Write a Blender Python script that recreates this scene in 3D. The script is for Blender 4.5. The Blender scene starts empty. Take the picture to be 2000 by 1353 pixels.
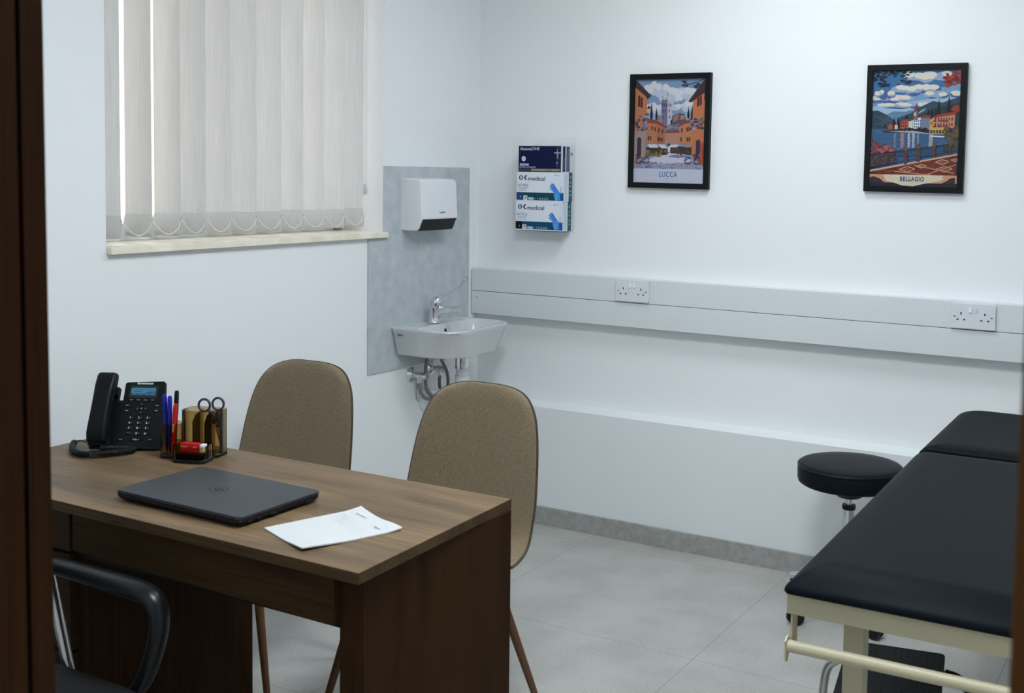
import bpy, bmesh, math, random
from mathutils import Matrix, Vector
S = bpy.context.scene
COL = S.collection
PI = math.pi
def R(a): return math.radians(a)
def lin(c):
    return tuple(((v/255)/12.92 if v/255 <= .04045 else ((v/255+.055)/1.055)**2.4) for v in c[:3])

# ------------------------------------------------------------------ materials
def mat(name, rgb, rough=.5, metal=0, spec=.5, trans=0, ior=1.45, bump=None, var=None, coat=0, alpha=1):
    """rgb is linear. var=(scale, other rgb, contrast lo, hi, stretch); bump=(scale, strength)."""
    m = bpy.data.materials.new(name); m.use_nodes = True
    nt = m.node_tree; b = nt.nodes['Principled BSDF']
    b.inputs['Base Color'].default_value = (*rgb, 1)
    b.inputs['Roughness'].default_value = rough
    b.inputs['Metallic'].default_value = metal
    b.inputs['Specular IOR Level'].default_value = spec
    b.inputs['Transmission Weight'].default_value = trans
    b.inputs['IOR'].default_value = ior
    b.inputs['Coat Weight'].default_value = coat
    co = nt.nodes.new('ShaderNodeTexCoord')
    if var:
        mp = nt.nodes.new('ShaderNodeMapping'); mp.inputs['Scale'].default_value = var[4] if len(var) > 4 else (1, 1, 1)
        nt.links.new(co.outputs['Object'], mp.inputs['Vector'])
        n = nt.nodes.new('ShaderNodeTexNoise'); n.inputs['Scale'].default_value = var[0]; n.inputs['Detail'].default_value = 4
        nt.links.new(mp.outputs['Vector'], n.inputs['Vector'])
        r = nt.nodes.new('ShaderNodeMapRange'); r.inputs['From Min'].default_value = var[2]; r.inputs['From Max'].default_value = var[3]
        nt.links.new(n.outputs['Fac'], r.inputs['Value'])
        x = nt.nodes.new('ShaderNodeMix'); x.data_type = 'RGBA'
        x.inputs['A'].default_value = (*rgb, 1); x.inputs['B'].default_value = (*var[1], 1)
        nt.links.new(r.outputs['Result'], x.inputs['Factor']); nt.links.new(x.outputs['Result'], b.inputs['Base Color'])
    if bump:
        n2 = nt.nodes.new('ShaderNodeTexNoise'); n2.inputs['Scale'].default_value = bump[0]; n2.inputs['Detail'].default_value = 3
        nt.links.new(co.outputs['Object'], n2.inputs['Vector'])
        bp = nt.nodes.new('ShaderNodeBump'); bp.inputs['Strength'].default_value = bump[1]; bp.inputs['Distance'].default_value = .002
        nt.links.new(n2.outputs['Fac'], bp.inputs['Height']); nt.links.new(bp.outputs['Normal'], b.inputs['Normal'])
    return m

def wood(name, c1, c2, c3, grain='X', rough=.5, knots=True, scale=1.0, spec=.5):
    """grain runs along the named object axis."""
    m = bpy.data.materials.new(name); m.use_nodes = True
    nt = m.node_tree; b = nt.nodes['Principled BSDF']; L = nt.links.new
    co = nt.nodes.new('ShaderNodeTexCoord')
    def noise(sl, sc, det, off=0, dist=0):
        mp = nt.nodes.new('ShaderNodeMapping')
        s = [sc*scale]*3; s['XYZ'.index(grain)] = sl*scale
        mp.inputs['Scale'].default_value = s; mp.inputs['Location'].default_value = (off, off*.7, off*1.3)
        L(co.outputs['Object'], mp.inputs['Vector'])
        n = nt.nodes.new('ShaderNodeTexNoise'); n.inputs['Scale'].default_value = 1; n.inputs['Detail'].default_value = det
        n.inputs['Distortion'].default_value = dist
        L(mp.outputs['Vector'], n.inputs['Vector']); return n.outputs['Fac']
    def rng(v, a, c):
        r = nt.nodes.new('ShaderNodeMapRange'); r.inputs['From Min'].default_value = a; r.inputs['From Max'].default_value = c
        L(v, r.inputs['Value']); return r.outputs['Result']
    def mix(f, A, B):
        x = nt.nodes.new('ShaderNodeMix'); x.data_type = 'RGBA'
        L(f, x.inputs['Factor'])
        for k, v in (('A', A), ('B', B)):
            if isinstance(v, tuple): x.inputs[k].default_value = (*v, 1)
            else: L(v, x.inputs[k])
        return x.outputs['Result']
    broad = rng(noise(1.6, 11, 5, 3, .6), .38, .66)
    fine = rng(noise(5, 190, 3, 7), .42, .72)
    col = mix(broad, c1, c2)
    fm = nt.nodes.new('ShaderNodeMath'); fm.operation = 'MULTIPLY'; fm.inputs[1].default_value = .5; L(fine, fm.inputs[0])
    col = mix(fm.outputs[0], col, c3)
    if knots:
        kn = rng(noise(4.2, 17, 4, 31, 1.2), .66, .76)
        km = nt.nodes.new('ShaderNodeMath'); km.operation = 'MULTIPLY'; km.inputs[1].default_value = .75; L(kn, km.inputs[0])
        col = mix(km.outputs[0], col, c3)
    L(col, b.inputs['Base Color']); b.inputs['Roughness'].default_value = rough; b.inputs['Specular IOR Level'].default_value = spec
    bp = nt.nodes.new('ShaderNodeBump'); bp.inputs['Strength'].default_value = .12; bp.inputs['Distance'].default_value = .001
    L(fine, bp.inputs['Height']); L(bp.outputs['Normal'], b.inputs['Normal'])
    return m

M = {}
M['wall'] = mat('white wall paint', (.80, .815, .83), .85, bump=(260, .05), spec=.3)
M['dado'] = mat('matt white wall paint', (.765, .79, .80), .8, bump=(260, .05), spec=.3)
M['ceiling'] = mat('ceiling paint', (.82, .82, .82), .9)
M['pvc'] = mat('pale grey plastic trunking', (.65, .685, .70), .45)
M['panel'] = mat('grey stone look laminate', (.41, .45, .475), .55, var=(20, (.53, .57, .595), .28, .78), bump=(60, .05))
M['sill'] = mat('cream stone', (.76, .68, .54), .45, var=(14, (.88, .82, .71), .35, .65))
M['white_plastic'] = mat('white plastic', (.74, .75, .78), .35)
M['socket'] = mat('white moulded plastic', (.66, .675, .72), .3)
M['porcelain'] = mat('white porcelain', (.57, .58, .60), .12, coat=.3)
M['chrome'] = mat('chrome', (.75, .77, .79), .08, 1)
M['satin'] = mat('satin steel', (.55, .55, .55), .28, 1)
M['dark'] = mat('dark opening', (.008, .008, .009), .6)
M['black'] = mat('black plastic', (.006, .007, .008), .4, spec=.3)
M['phone'] = mat('black matte plastic', (.0045, .006, .0075), .36, spec=.22)
M['key'] = mat('black rubber key', (.006, .0075, .009), .5, spec=.2)
M['white_print'] = mat('white lettering', (.55, .57, .58), .6)
M['grey_print'] = mat('dark lettering', (.06, .07, .08), .6)
M['vinyl'] = mat('black vinyl', (.0042, .0066, .0090), .46, bump=(420, .08), spec=.05)
M['arm'] = mat('black armrest plastic', (.0060, .0072, .0085), .30, spec=.30)
M['vinyl2'] = mat('black smooth vinyl', (.0060, .0095, .0130), .42, bump=(300, .08), spec=.07)
M['cream_metal'] = mat('cream powder coated steel', (.47, .42, .285), .42, bump=(700, .03))
M['rubber'] = mat('black ribbed rubber', (.0045, .005, .0055), .6, spec=.15)
M['laptop'] = mat('black laptop lid', (.023, .029, .036), .42, bump=(900, .03))
M['laptop_dark'] = mat('black laptop body', (.005, .006, .007), .4, spec=.25)
M['emblem'] = mat('dark glossy emblem', (.012, .014, .018), .25)
M['paper'] = mat('white paper', (.54, .545, .555), .8)
M['hose'] = mat('braided steel hose', (.22, .22, .22), .42, .7, bump=(900, .5))
M['pipe'] = mat('white plastic pipe', (.70, .71, .72), .4)
M['cord'] = mat('white cord', (.80, .80, .80), .6)
M['weight'] = mat('pale grey plastic weight', (.50, .51, .53), .5)
M['red'] = mat('red plastic', (.50, .012, .015), .35)
M['blue'] = mat('blue plastic', (.012, .018, .30), .3)
M['eraser_white'] = mat('white eraser', (.75, .75, .76), .7)
M['steel'] = mat('scissor steel', (.6, .6, .62), .25, 1)
M['navy_plastic'] = mat('dark navy plastic', (.02, .024, .045), .4)
M['leg_wood'] = wood('walnut chair leg', (.120, .050, .016), (.085, .034, .010), (.035, .014, .005), 'Z', .42, False)
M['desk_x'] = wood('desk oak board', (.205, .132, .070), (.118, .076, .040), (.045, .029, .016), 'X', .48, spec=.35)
M['desk_z'] = wood('shaded desk oak panel', (.040, .0175, .0050), (.026, .0112, .0032), (.008, .0036, .0012), 'Z', .6, spec=.08)  # desk oak with the shade on its side and pedestal darkened into the colour
M['desk_edge'] = wood('shaded desk oak edge', (.044, .024, .0085), (.028, .0155, .0055), (.009, .0045, .002), 'X', .6, spec=.08)  # same oak, colour darkened to carry the shade on the drawer fronts
M['edge_band'] = wood('desk edging', (.082, .047, .020), (.055, .030, .012), (.016, .009, .004), 'X', .55, spec=.2)
M['door_wood'] = wood('dark door wood', (.052, .0195, .0045), (.039, .0145, .0033), (.016, .006, .0014), 'Z', .6, False, spec=.08)
M['door_wood_lit'] = wood('red brown door wood lightened for hall light', (.115, .046, .012), (.088, .034, .009), (.035, .014, .004), 'Z', .6, False, spec=.1)  # jamb wood with hall light painted in, for the jamb beside the couch
M['glass_black'] = mat('black frame', (.004, .005, .006), .5, spec=.2)
M['back'] = mat('brown backing board', (.15, .11, .08), .8)
M['ext'] = mat('warm limestone', (.80, .63, .50), .9, var=(3, (.70, .55, .43), .4, .6))
M['hall'] = mat('hall wall paint', (.62, .62, .62), .9)
M['screen_blue'] = None

def fabric():
    m = bpy.data.materials.new('woven taupe fabric'); m.use_nodes = True
    nt = m.node_tree; b = nt.nodes['Principled BSDF']; L = nt.links.new
    co = nt.nodes.new('ShaderNodeTexCoord')
    n = nt.nodes.new('ShaderNodeTexNoise'); n.inputs['Scale'].default_value = 640; n.inputs['Detail'].default_value = 3
    L(co.outputs['Object'], n.inputs['Vector'])
    r = nt.nodes.new('ShaderNodeValToRGB')
    r.color_ramp.elements[0].position = .36; r.color_ramp.elements[0].color = (.112, .084, .051, 1)
    r.color_ramp.elements[1].position = .64; r.color_ramp.elements[1].color = (.285, .216, .134, 1)
    L(n.outputs['Fac'], r.inputs['Fac']); L(r.outputs['Color'], b.inputs['Base Color'])
    b.inputs['Roughness'].default_value = .95; b.inputs['Specular IOR Level'].default_value = .15
    b.inputs['Sheen Weight'].default_value = .25
    bp = nt.nodes.new('ShaderNodeBump'); bp.inputs['Strength'].default_value = .5; bp.inputs['Distance'].default_value = .002
    L(n.outputs['Fac'], bp.inputs['Height']); L(bp.outputs['Normal'], b.inputs['Normal'])
    return m
M['fabric'] = fabric()
M['piping'] = mat('dark taupe piping', (.06, .045, .03), .9)

def slat_mat(name='translucent blind fabric', fac=.48):
    m = bpy.data.materials.new(name); m.use_nodes = True
    nt = m.node_tree; L = nt.links.new
    nt.nodes.remove(nt.nodes['Principled BSDF']); out = nt.nodes['Material Output']
    co = nt.nodes.new('ShaderNodeTexCoord'); mp = nt.nodes.new('ShaderNodeMapping')
    mp.inputs['Scale'].default_value = (420, 420, 7); L(co.outputs['Object'], mp.inputs['Vector'])
    n = nt.nodes.new('ShaderNodeTexNoise'); n.inputs['Scale'].default_value = 1; n.inputs['Detail'].default_value = 3
    L(mp.outputs['Vector'], n.inputs['Vector'])
    r = nt.nodes.new('ShaderNodeValToRGB')
    r.color_ramp.elements[0].position = .3; r.color_ramp.elements[0].color = (.79, .785, .775, 1)
    r.color_ramp.elements[1].position = .7; r.color_ramp.elements[1].color = (.88, .875, .87, 1)
    L(n.outputs['Fac'], r.inputs['Fac'])
    d = nt.nodes.new('ShaderNodeBsdfDiffuse'); t = nt.nodes.new('ShaderNodeBsdfTranslucent')
    L(r.outputs['Color'], d.inputs['Color']); L(r.outputs['Color'], t.inputs['Color'])
    x = nt.nodes.new('ShaderNodeMixShader'); x.inputs[0].default_value = fac
    L(d.outputs[0], x.inputs[1]); L(t.outputs[0], x.inputs[2]); L(x.outputs[0], out.inputs['Surface'])
    return m
M['slat'] = slat_mat(); M['hem'] = slat_mat('blind hem fabric', .62)

def glassy(name, rgb, rough=.02, tint=1.0, ior=1.45, fac=.12):
    """thin clear sheet: transparent tinted body with a weak gloss."""
    m = bpy.data.materials.new(name); m.use_nodes = True
    nt = m.node_tree; L = nt.links.new
    nt.nodes.remove(nt.nodes['Principled BSDF']); out = nt.nodes['Material Output']
    t = nt.nodes.new('ShaderNodeBsdfTransparent'); t.inputs['Color'].default_value = (*rgb, 1)
    g = nt.nodes.new('ShaderNodeBsdfGlossy'); g.inputs['Roughness'].default_value = rough
    f = nt.nodes.new('ShaderNodeLayerWeight'); f.inputs['Blend'].default_value = fac
    x = nt.nodes.new('ShaderNodeMixShader')
    L(f.outputs['Fresnel'], x.inputs[0]); L(t.outputs[0], x.inputs[1]); L(g.outputs[0], x.inputs[2]); L(x.outputs[0], out.inputs['Surface'])
    return m
M['acrylic'] = glassy('clear acrylic', (.994, .996, .997), fac=.05)
M['smoke'] = glassy('brown tinted acrylic', (.80, .71, .54), .05)
M['pane'] = glassy('window glass', (.95, .97, .97))

def emit(name, rgb, k):
    m = bpy.data.materials.new(name); m.use_nodes = True
    b = m.node_tree.nodes['Principled BSDF']
    b.inputs['Base Color'].default_value = (*rgb, 1)
    b.inputs['Emission Color'].default_value = (*rgb, 1); b.inputs['Emission Strength'].default_value = k
    return m

def print_mat(name, rough=.55):
    m = bpy.data.materials.new(name); m.use_nodes = True
    nt = m.node_tree; b = nt.nodes['Principled BSDF']
    a = nt.nodes.new('ShaderNodeAttribute'); a.attribute_name = 'ink'
    nt.links.new(a.outputs['Color'], b.inputs['Base Color']); b.inputs['Roughness'].default_value = rough; b.inputs['Specular IOR Level'].default_value = .18
    return m
M['print'] = print_mat('printed ink'); M['poster'] = print_mat('poster print', .5)

def floor_mat():
    m = bpy.data.materials.new('grey terrazzo look tile'); m.use_nodes = True
    nt = m.node_tree; b = nt.nodes['Principled BSDF']; L = nt.links.new
    co = nt.nodes.new('ShaderNodeTexCoord')
    def noise(sc, det, lo, hi):
        n = nt.nodes.new('ShaderNodeTexNoise'); n.inputs['Scale'].default_value = sc; n.inputs['Detail'].default_value = det
        L(co.outputs['Object'], n.inputs['Vector'])
        r = nt.nodes.new('ShaderNodeMapRange'); r.inputs['From Min'].default_value = lo; r.inputs['From Max'].default_value = hi
        L(n.outputs['Fac'], r.inputs['Value']); return r.outputs['Result']
    def mix(f, A, B):
        x = nt.nodes.new('ShaderNodeMix'); x.data_type = 'RGBA'; L(f, x.inputs['Factor'])
        for k, v in (('A', A), ('B', B)):
            if isinstance(v, tuple): x.inputs[k].default_value = (*v, 1)
            else: L(v, x.inputs[k])
        return x.outputs['Result']
    c = mix(noise(5, 5, .35, .65), (.365, .355, .335), (.44, .43, .405))
    c = mix(noise(150, 3, .56, .74), c, (.54, .53, .51))
    c = mix(noise(70, 2, .71, .77), c, (.26, .25, .235))
    sx = nt.nodes.new('ShaderNodeSeparateXYZ'); L(co.outputs['Object'], sx.inputs[0])
    def grout(axis, off, per):
        a = nt.nodes.new('ShaderNodeMath'); a.operation = 'SUBTRACT'; a.inputs[1].default_value = off-50*per; L(sx.outputs[axis], a.inputs[0])
        d = nt.nodes.new('ShaderNodeMath'); d.operation = 'MODULO'; d.inputs[1].default_value = per; L(a.outputs[0], d.inputs[0])
        e = nt.nodes.new('ShaderNodeMath'); e.operation = 'LESS_THAN'; e.inputs[1].default_value = .0025; L(d.outputs[0], e.inputs[0]); return e.outputs[0]
    g = nt.nodes.new('ShaderNodeMath'); g.operation = 'MAXIMUM'
    L(grout(0, .656, .8195), g.inputs[0]); L(grout(1, -.975, .773), g.inputs[1])
    c = mix(g.outputs[0], c, (.25, .245, .23))
    L(c, b.inputs['Base Color']); b.inputs['Roughness'].default_value = .48
    return m
M['floor'] = floor_mat()
M['skirt'] = mat('grey tile skirting', (.31, .31, .295), .5, var=(45, (.38, .38, .36), .4, .65))
M['grout'] = mat('pale grout', (.40, .40, .39), .8)

# ------------------------------------------------------------------ mesh helpers
class G:
    def __init__(s): s.bm = bmesh.new()
    def take(s, t, mtx=None):
        if mtx is not None: bmesh.ops.transform(t, matrix=mtx, verts=t.verts)
        me = bpy.data.meshes.new('t'); t.to_mesh(me); t.free(); s.bm.from_mesh(me); bpy.data.meshes.remove(me); return s
    def box(s, x0, x1, y0, y1, z0, z1, bev=0, seg=2, mtx=None):
        t = bmesh.new(); bmesh.ops.create_cube(t, size=1)
        for v in t.verts:
            v.co = Vector(((x0+x1)/2+v.co.x*(x1-x0), (y0+y1)/2+v.co.y*(y1-y0), (z0+z1)/2+v.co.z*(z1-z0)))
        if bev: bmesh.ops.bevel(t, geom=t.edges[:], offset=bev, segments=seg, profile=.5, affect='EDGES')
        return s.take(t, mtx)
    def loft(s, rings, cap=True, closed=False, mtx=None):
        t = bmesh.new(); n = len(rings[0])
        V = [[t.verts.new(p) for p in r] for r in rings]
        for a, b in zip(V, V[1:]+([V[0]] if closed else [])):
            for i in range(n):
                q = [a[i], a[(i+1) % n], b[(i+1) % n], b[i]]
                if len(set(q)) == 4: t.faces.new(q)
        if cap and not closed:
            t.faces.new(V[0][::-1]); t.faces.new(V[-1])
        bmesh.ops.recalc_face_normals(t, faces=t.faces[:])
        return s.take(t, mtx)
    def tube(s, pts, r, n=12, closed=False, mtx=None, flat=None):
        pts = [Vector(p) for p in pts]; k = len(pts)
        rs = r if isinstance(r, (list, tuple)) else [r]*k
        rings = []; ref = None
        for i, p in enumerate(pts):
            if closed: d = (pts[(i+1) % k]-pts[i-1])
            else: d = pts[min(i+1, k-1)]-pts[max(i-1, 0)]
            d.normalize()
            if ref is None: ref = Vector((0, 0, 1)) if abs(d.z) < .9 else Vector((1, 0, 0))
            a = (ref-d*ref.dot(d)).normalized(); b = d.cross(a); ref = a
            f = flat or (1, 1)
            rings.append([p+(a*math.cos(2*PI*j/n)*f[0]+b*math.sin(2*PI*j/n)*f[1])*rs[i] for j in range(n)])
        return s.loft(rings, True, closed, mtx)
    def lathe(s, prof, n=32, mtx=None):
        rings = [[(r*math.cos(2*PI*j/n), r*math.sin(2*PI*j/n), z) for j in range(n)] for r, z in prof]
        return s.loft(rings, True, False, mtx)
    def prism(s, poly, d0, d1, axis='z', bev=0, seg=2, mtx=None):
        f = {'z': lambda u, v, d: (u, v, d), 'y': lambda u, v, d: (u, d, v), 'x': lambda u, v, d: (d, u, v)}[axis]
        t = bmesh.new()
        a = [t.verts.new(f(u, v, d0)) for u, v in poly]; b = [t.verts.new(f(u, v, d1)) for u, v in poly]
        n = len(poly)
        t.faces.new(a[::-1]); t.faces.new(b)
        for i in range(n): t.faces.new([a[i], a[(i+1) % n], b[(i+1) % n], b[i]])
        bmesh.ops.recalc_face_normals(t, faces=t.faces[:])
        if bev: bmesh.ops.bevel(t, geom=t.edges[:], offset=bev, segments=seg, profile=.5, affect='EDGES')
        return s.take(t, mtx)
    def ball(s, c, r, sx=1, sy=1, sz=1, n=16):
        t = bmesh.new(); bmesh.ops.create_uvsphere(t, u_segments=n, v_segments=n//2+2, radius=r)
        for v in t.verts: v.co = Vector((c[0]+v.co.x*sx, c[1]+v.co.y*sy, c[2]+v.co.z*sz))
        return s.take(t)
    def raw(s, verts, faces, mtx=None):
        t = bmesh.new(); V = [t.verts.new(v) for v in verts]
        for f in faces:
            try: t.faces.new([V[i] for i in f])
            except ValueError: pass
        return s.take(t, mtx)
    def out(s, name, m, parent=None, ang=35, loc=None):
        me = bpy.data.meshes.new(name); bmesh.ops.recalc_face_normals(s.bm, faces=s.bm.faces[:]); s.bm.to_mesh(me); s.bm.free()
        me.materials.append(m)
        for p in me.polygons: p.use_smooth = True
        me.set_sharp_from_angle(angle=R(ang))
        o = link(name, me, parent, loc)
        if ang < 50: w = o.modifiers.new('even shading', 'WEIGHTED_NORMAL'); w.keep_sharp = True
        return o

def link(name, data, parent=None, loc=None):
    o = bpy.data.objects.new(name, data); COL.objects.link(o)
    if parent is not None: o.parent = parent
    if loc: o.location = loc
    return o
def thing(name, label, cat, loc=(0, 0, 0), rz=0, group=None):
    o = bpy.data.objects.new(name, None); COL.objects.link(o); o.empty_display_size = .1
    o.location = loc; o.rotation_euler = (0, 0, rz); return tag(o, label, cat, group)
def tag(o, label, cat, group=None):
    o['label'] = label; o['category'] = cat
    if group: o['group'] = group
    return o
def part_label(o, t): o['label'] = t; return o
def struct(o): o['kind'] = 'structure'; return o
def spline(pts, k=8, closed=False):
    P = [Vector(p) for p in pts]; n = len(P); res = []
    for i in range(n if closed else n-1):
        g = (lambda j: P[j % n]) if closed else (lambda j: P[min(max(j, 0), n-1)])
        a, b, c, d = g(i-1), g(i), g(i+1), g(i+2)
        for j in range(k):
            t = j/k
            res.append(.5*((2*b)+(c-a)*t+(2*a-5*b+4*c-d)*t*t+(3*b-a-3*c+d)*t**3))
    if not closed: res.append(P[-1].copy())
    return res
def rrect(w, h, r, n=6, cx=0, cy=0):
    """rounded rectangle outline, r may be four radii (+x+y, -x+y, -x-y, +x-y)."""
    rr = r if isinstance(r, (tuple, list)) else [r]*4; o = []
    for q, (sx, sy) in enumerate(((1, 1), (-1, 1), (-1, -1), (1, -1))):
        c = (cx+sx*(w/2-rr[q]), cy+sy*(h/2-rr[q]))
        for i in range(n+1):
            a = PI/2*(q+i/n); o.append((c[0]+rr[q]*math.cos(a), c[1]+rr[q]*math.sin(a)))
    return o
def circ(cx, cy, r, n=14, ry=None, a0=0):
    return [(cx+r*math.cos(a0+2*PI*i/n), cy+(ry or r)*math.sin(a0+2*PI*i/n)) for i in range(n)]
def blob(cx, cy, rx, ry, rnd, n=12, j=.25):
    return [(cx+rx*(1+rnd.uniform(-j, j))*math.cos(2*PI*i/n), cy+ry*(1+rnd.uniform(-j, j))*math.sin(2*PI*i/n)) for i in range(n)]

def text_mesh(s, size, bold=0, align='CENTER', space=1.0):
    c = bpy.data.curves.new('lettering', 'FONT'); c.body = s; c.size = size; c.align_x = align; c.align_y = 'CENTER'
    c.offset = bold; c.space_character = space; c.resolution_u = 3
    o = bpy.data.objects.new('lettering', c); COL.objects.link(o)
    dg = bpy.context.evaluated_depsgraph_get(); me = bpy.data.meshes.new_from_object(o.evaluated_get(dg))
    vs = [(v.co.x, v.co.y) for v in me.vertices]; fs = [tuple(p.vertices) for p in me.polygons]
    bpy.data.objects.remove(o); bpy.data.curves.remove(c); bpy.data.meshes.remove(me)
    return vs, fs

class Ink:
    """flat printed artwork: coloured polygons stacked in thin ink layers on a sheet."""
    def __init__(s, place, step=.00004, k=1.0): s.k = k; s.v = []; s.f = []; s.c = []; s.place = place; s.step = step; s.n = 0
    def poly(s, pts, rgb, same=False):
        if not same: s.n += 1
        b = len(s.v); s.v += [s.place(u, v, s.n*s.step) for u, v in pts]
        s.f.append(tuple(range(b, b+len(pts)))); s.c.append(tuple(x*s.k for x in lin(rgb)))
    def rect(s, x0, y0, x1, y1, rgb, same=False): s.poly([(x0, y0), (x1, y0), (x1, y1), (x0, y1)], rgb, same)
    def line(s, pts, w, rgb, same=False):
        if not same: s.n += 1
        for (x0, y0), (x1, y1) in zip(pts, pts[1:]):
            l = math.hypot(x1-x0, y1-y0) or 1; nx, ny = -(y1-y0)/l*w/2, (x1-x0)/l*w/2
            s.poly([(x0+nx, y0+ny), (x0-nx, y0-ny), (x1-nx, y1-ny), (x1+nx, y1+ny)], rgb, True)
    def ring(s, cx, cy, r, w, rgb, n=16, ry=None):
        s.line(circ(cx, cy, r, n, ry)+[circ(cx, cy, r, n, ry)[0]], w, rgb)
    def text(s, t, cx, cy, size, rgb, bold=0, align='CENTER', space=1.0, sx=1.0, rot=0):
        s.n += 1; vs, fs = text_mesh(t, size, bold, align, space); b = len(s.v)
        ca, sa = math.cos(rot), math.sin(rot)
        s.v += [s.place(cx+(x*sx)*ca-y*sa, cy+(x*sx)*sa+y*ca, s.n*s.step) for x, y in vs]
        for f in fs: s.f.append(tuple(i+b for i in f)); s.c.append(tuple(x*s.k for x in lin(rgb)))
    def out(s, name, m, parent=None):
        me = bpy.data.meshes.new(name); me.from_pydata([tuple(v) for v in s.v], [], s.f); me.update()
        a = me.color_attributes.new('ink', 'FLOAT_COLOR', 'CORNER')
        for p, c in zip(me.polygons, s.c):
            for li in p.loop_indices: a.data[li].color = (*c, 1)
        me.materials.append(m); return link(name, me, parent)

# ------------------------------------------------------------------ the room
XR, YN, ZC = 3.75, -3.40, 2.62            # far side wall, door wall, ceiling
WY0, WY1, WZ0, WZ1 = -1.870, -.636, 1.197, 2.36     # window opening
DX0, DX1, DZ = 1.916, 2.741, 2.06         # clear door opening
struct(G().box(-.30, XR+.2, -5.4, .2, -.12, 0).out('floor', M['floor']))
struct(G().box(-.30, XR+.2, -5.4, .2, ZC, ZC+.1).out('ceiling', M['ceiling']))
g = G()
g.box(-.28, 0, YN, WY0, 0, ZC); g.box(-.28, 0, WY1, .15, 0, ZC)
g.box(-.28, 0, WY0, WY1, 0, WZ0); g.box(-.28, 0, WY0, WY1, WZ1, ZC)
struct(g.out('wall_left', M['wall']))
struct(G().box(0, XR, 0, .15, 0, ZC).out('wall_back', M['wall']))
struct(G().prism([(-.09, 0), (0, 0), (0, .497), (-.084, .4915), (-.09, .488)], 0, XR, 'x').out('trim_1', M['dado']))
struct(G().box(XR, XR+.15, YN, 0, 0, ZC).out('wall_right', M['wall']))
g = G()
g.box(-.28, DX0-.05, -3.52, YN, 0, ZC); g.box(DX1+.05, XR+.15, -3.52, YN, 0, ZC); g.box(DX0-.05, DX1+.05, -3.52, YN, DZ+.05, ZC)
struct(g.out('wall_front', M['wall']))
# corridor behind the doorway
g = G(); g.box(-.28, XR+.15, -5.4, -5.3, 0, ZC); g.box(-.28, -.18, -5.3, -3.52, 0, ZC); g.box(XR+.05, XR+.15, -5.3, -3.52, 0, ZC)
struct(g.out('wall_corridor', M['hall']))
# tile skirting, one run with butt joints
g = G()
for a, b in ((0, .654), (.656, 1.474), (1.476, 2.293), (2.295, 3.113), (3.115, XR)): g.box(a, b, -.101, -.0905, 0, .0755, .0006, 1)
struct(g.out('baseboard_back', M['skirt']))
struct(G().box(.0005, .0105, YN, -.101, 0, .0755).out('baseboard_left', M['skirt']))
struct(G().box(0, XR, -.1005, -.0905, .0003, .0748).out('trim_2', M['grout']))
# door lining with stop and seal groove
def jamb(name, sgn, x, lean):
    g = G()
    # profile in (x away from the opening, y)
    P = [(0, YN+.0), (0, -3.4215), (.012, -3.4215), (.012, -3.4265), (-.001, -3.4265), (-.001, -3.525), (.05, -3.525), (.05, YN)]
    g.prism([(x+sgn*a, b) for a, b in P], 0, DZ+.05, 'z')
    for v in g.bm.verts: v.co.x += lean*(1.45-v.co.z)
    return struct(g.out(name, M['door_wood_lit' if sgn > 0 else 'door_wood']))
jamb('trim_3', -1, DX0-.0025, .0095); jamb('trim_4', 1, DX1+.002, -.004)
struct(G().box(DX0, DX1, -3.525, YN, DZ, DZ+.05).out('trim_5', M['door_wood']))
g = G(); g.box(DX0-.11, DX0-.012, -3.538, -3.52, 0, DZ+.11, .002); g.box(DX1+.014, DX1+.11, -3.538, -3.52, 0, DZ+.11, .002)
g.box(DX0-.11, DX1+.11, -3.538, -3.52, DZ+.012, DZ+.11, .002)
struct(g.out('trim_6', M['door_wood']))

# window: frame with panes set deep in the reveal, stone sill
wf = G(); wx0, wx1 = -.262, -.205
wf.box(wx0, wx1, WY0, WY0+.055, 1.219, WZ1, .003); wf.box(wx0, wx1, WY1-.055, WY1, 1.219, WZ1, .003)
wf.box(wx0, wx1, WY0, WY1, 1.219, 1.274, .003); wf.box(wx0, wx1, WY0, WY1, WZ1-.055, WZ1, .003)
wf.box(wx0+.004, wx1-.004, -1.28, -1.226, 1.25, WZ1-.03, .003)
win = struct(wf.out('window_1', M['white_plastic']))
struct(G().box(-.236, -.230, WY0+.03, WY1-.03, 1.25, WZ1-.03).out('window_pane', M['pane'], win))
struct(G().box(-.27, .022, WY0+.001, WY1+.006, WZ0, 1.219, .0025).out('window_sill', M['sill'], win))
# the neighbouring wall and the ground outside
struct(G().box(-6.2, -6.0, -9, 9, -3, 1.36).out('wall_outside', M['ext']))
struct(G().box(-6.0, -.3, -9, 9, -3.2, -3).out('ground_outside', M['ext']))

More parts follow.
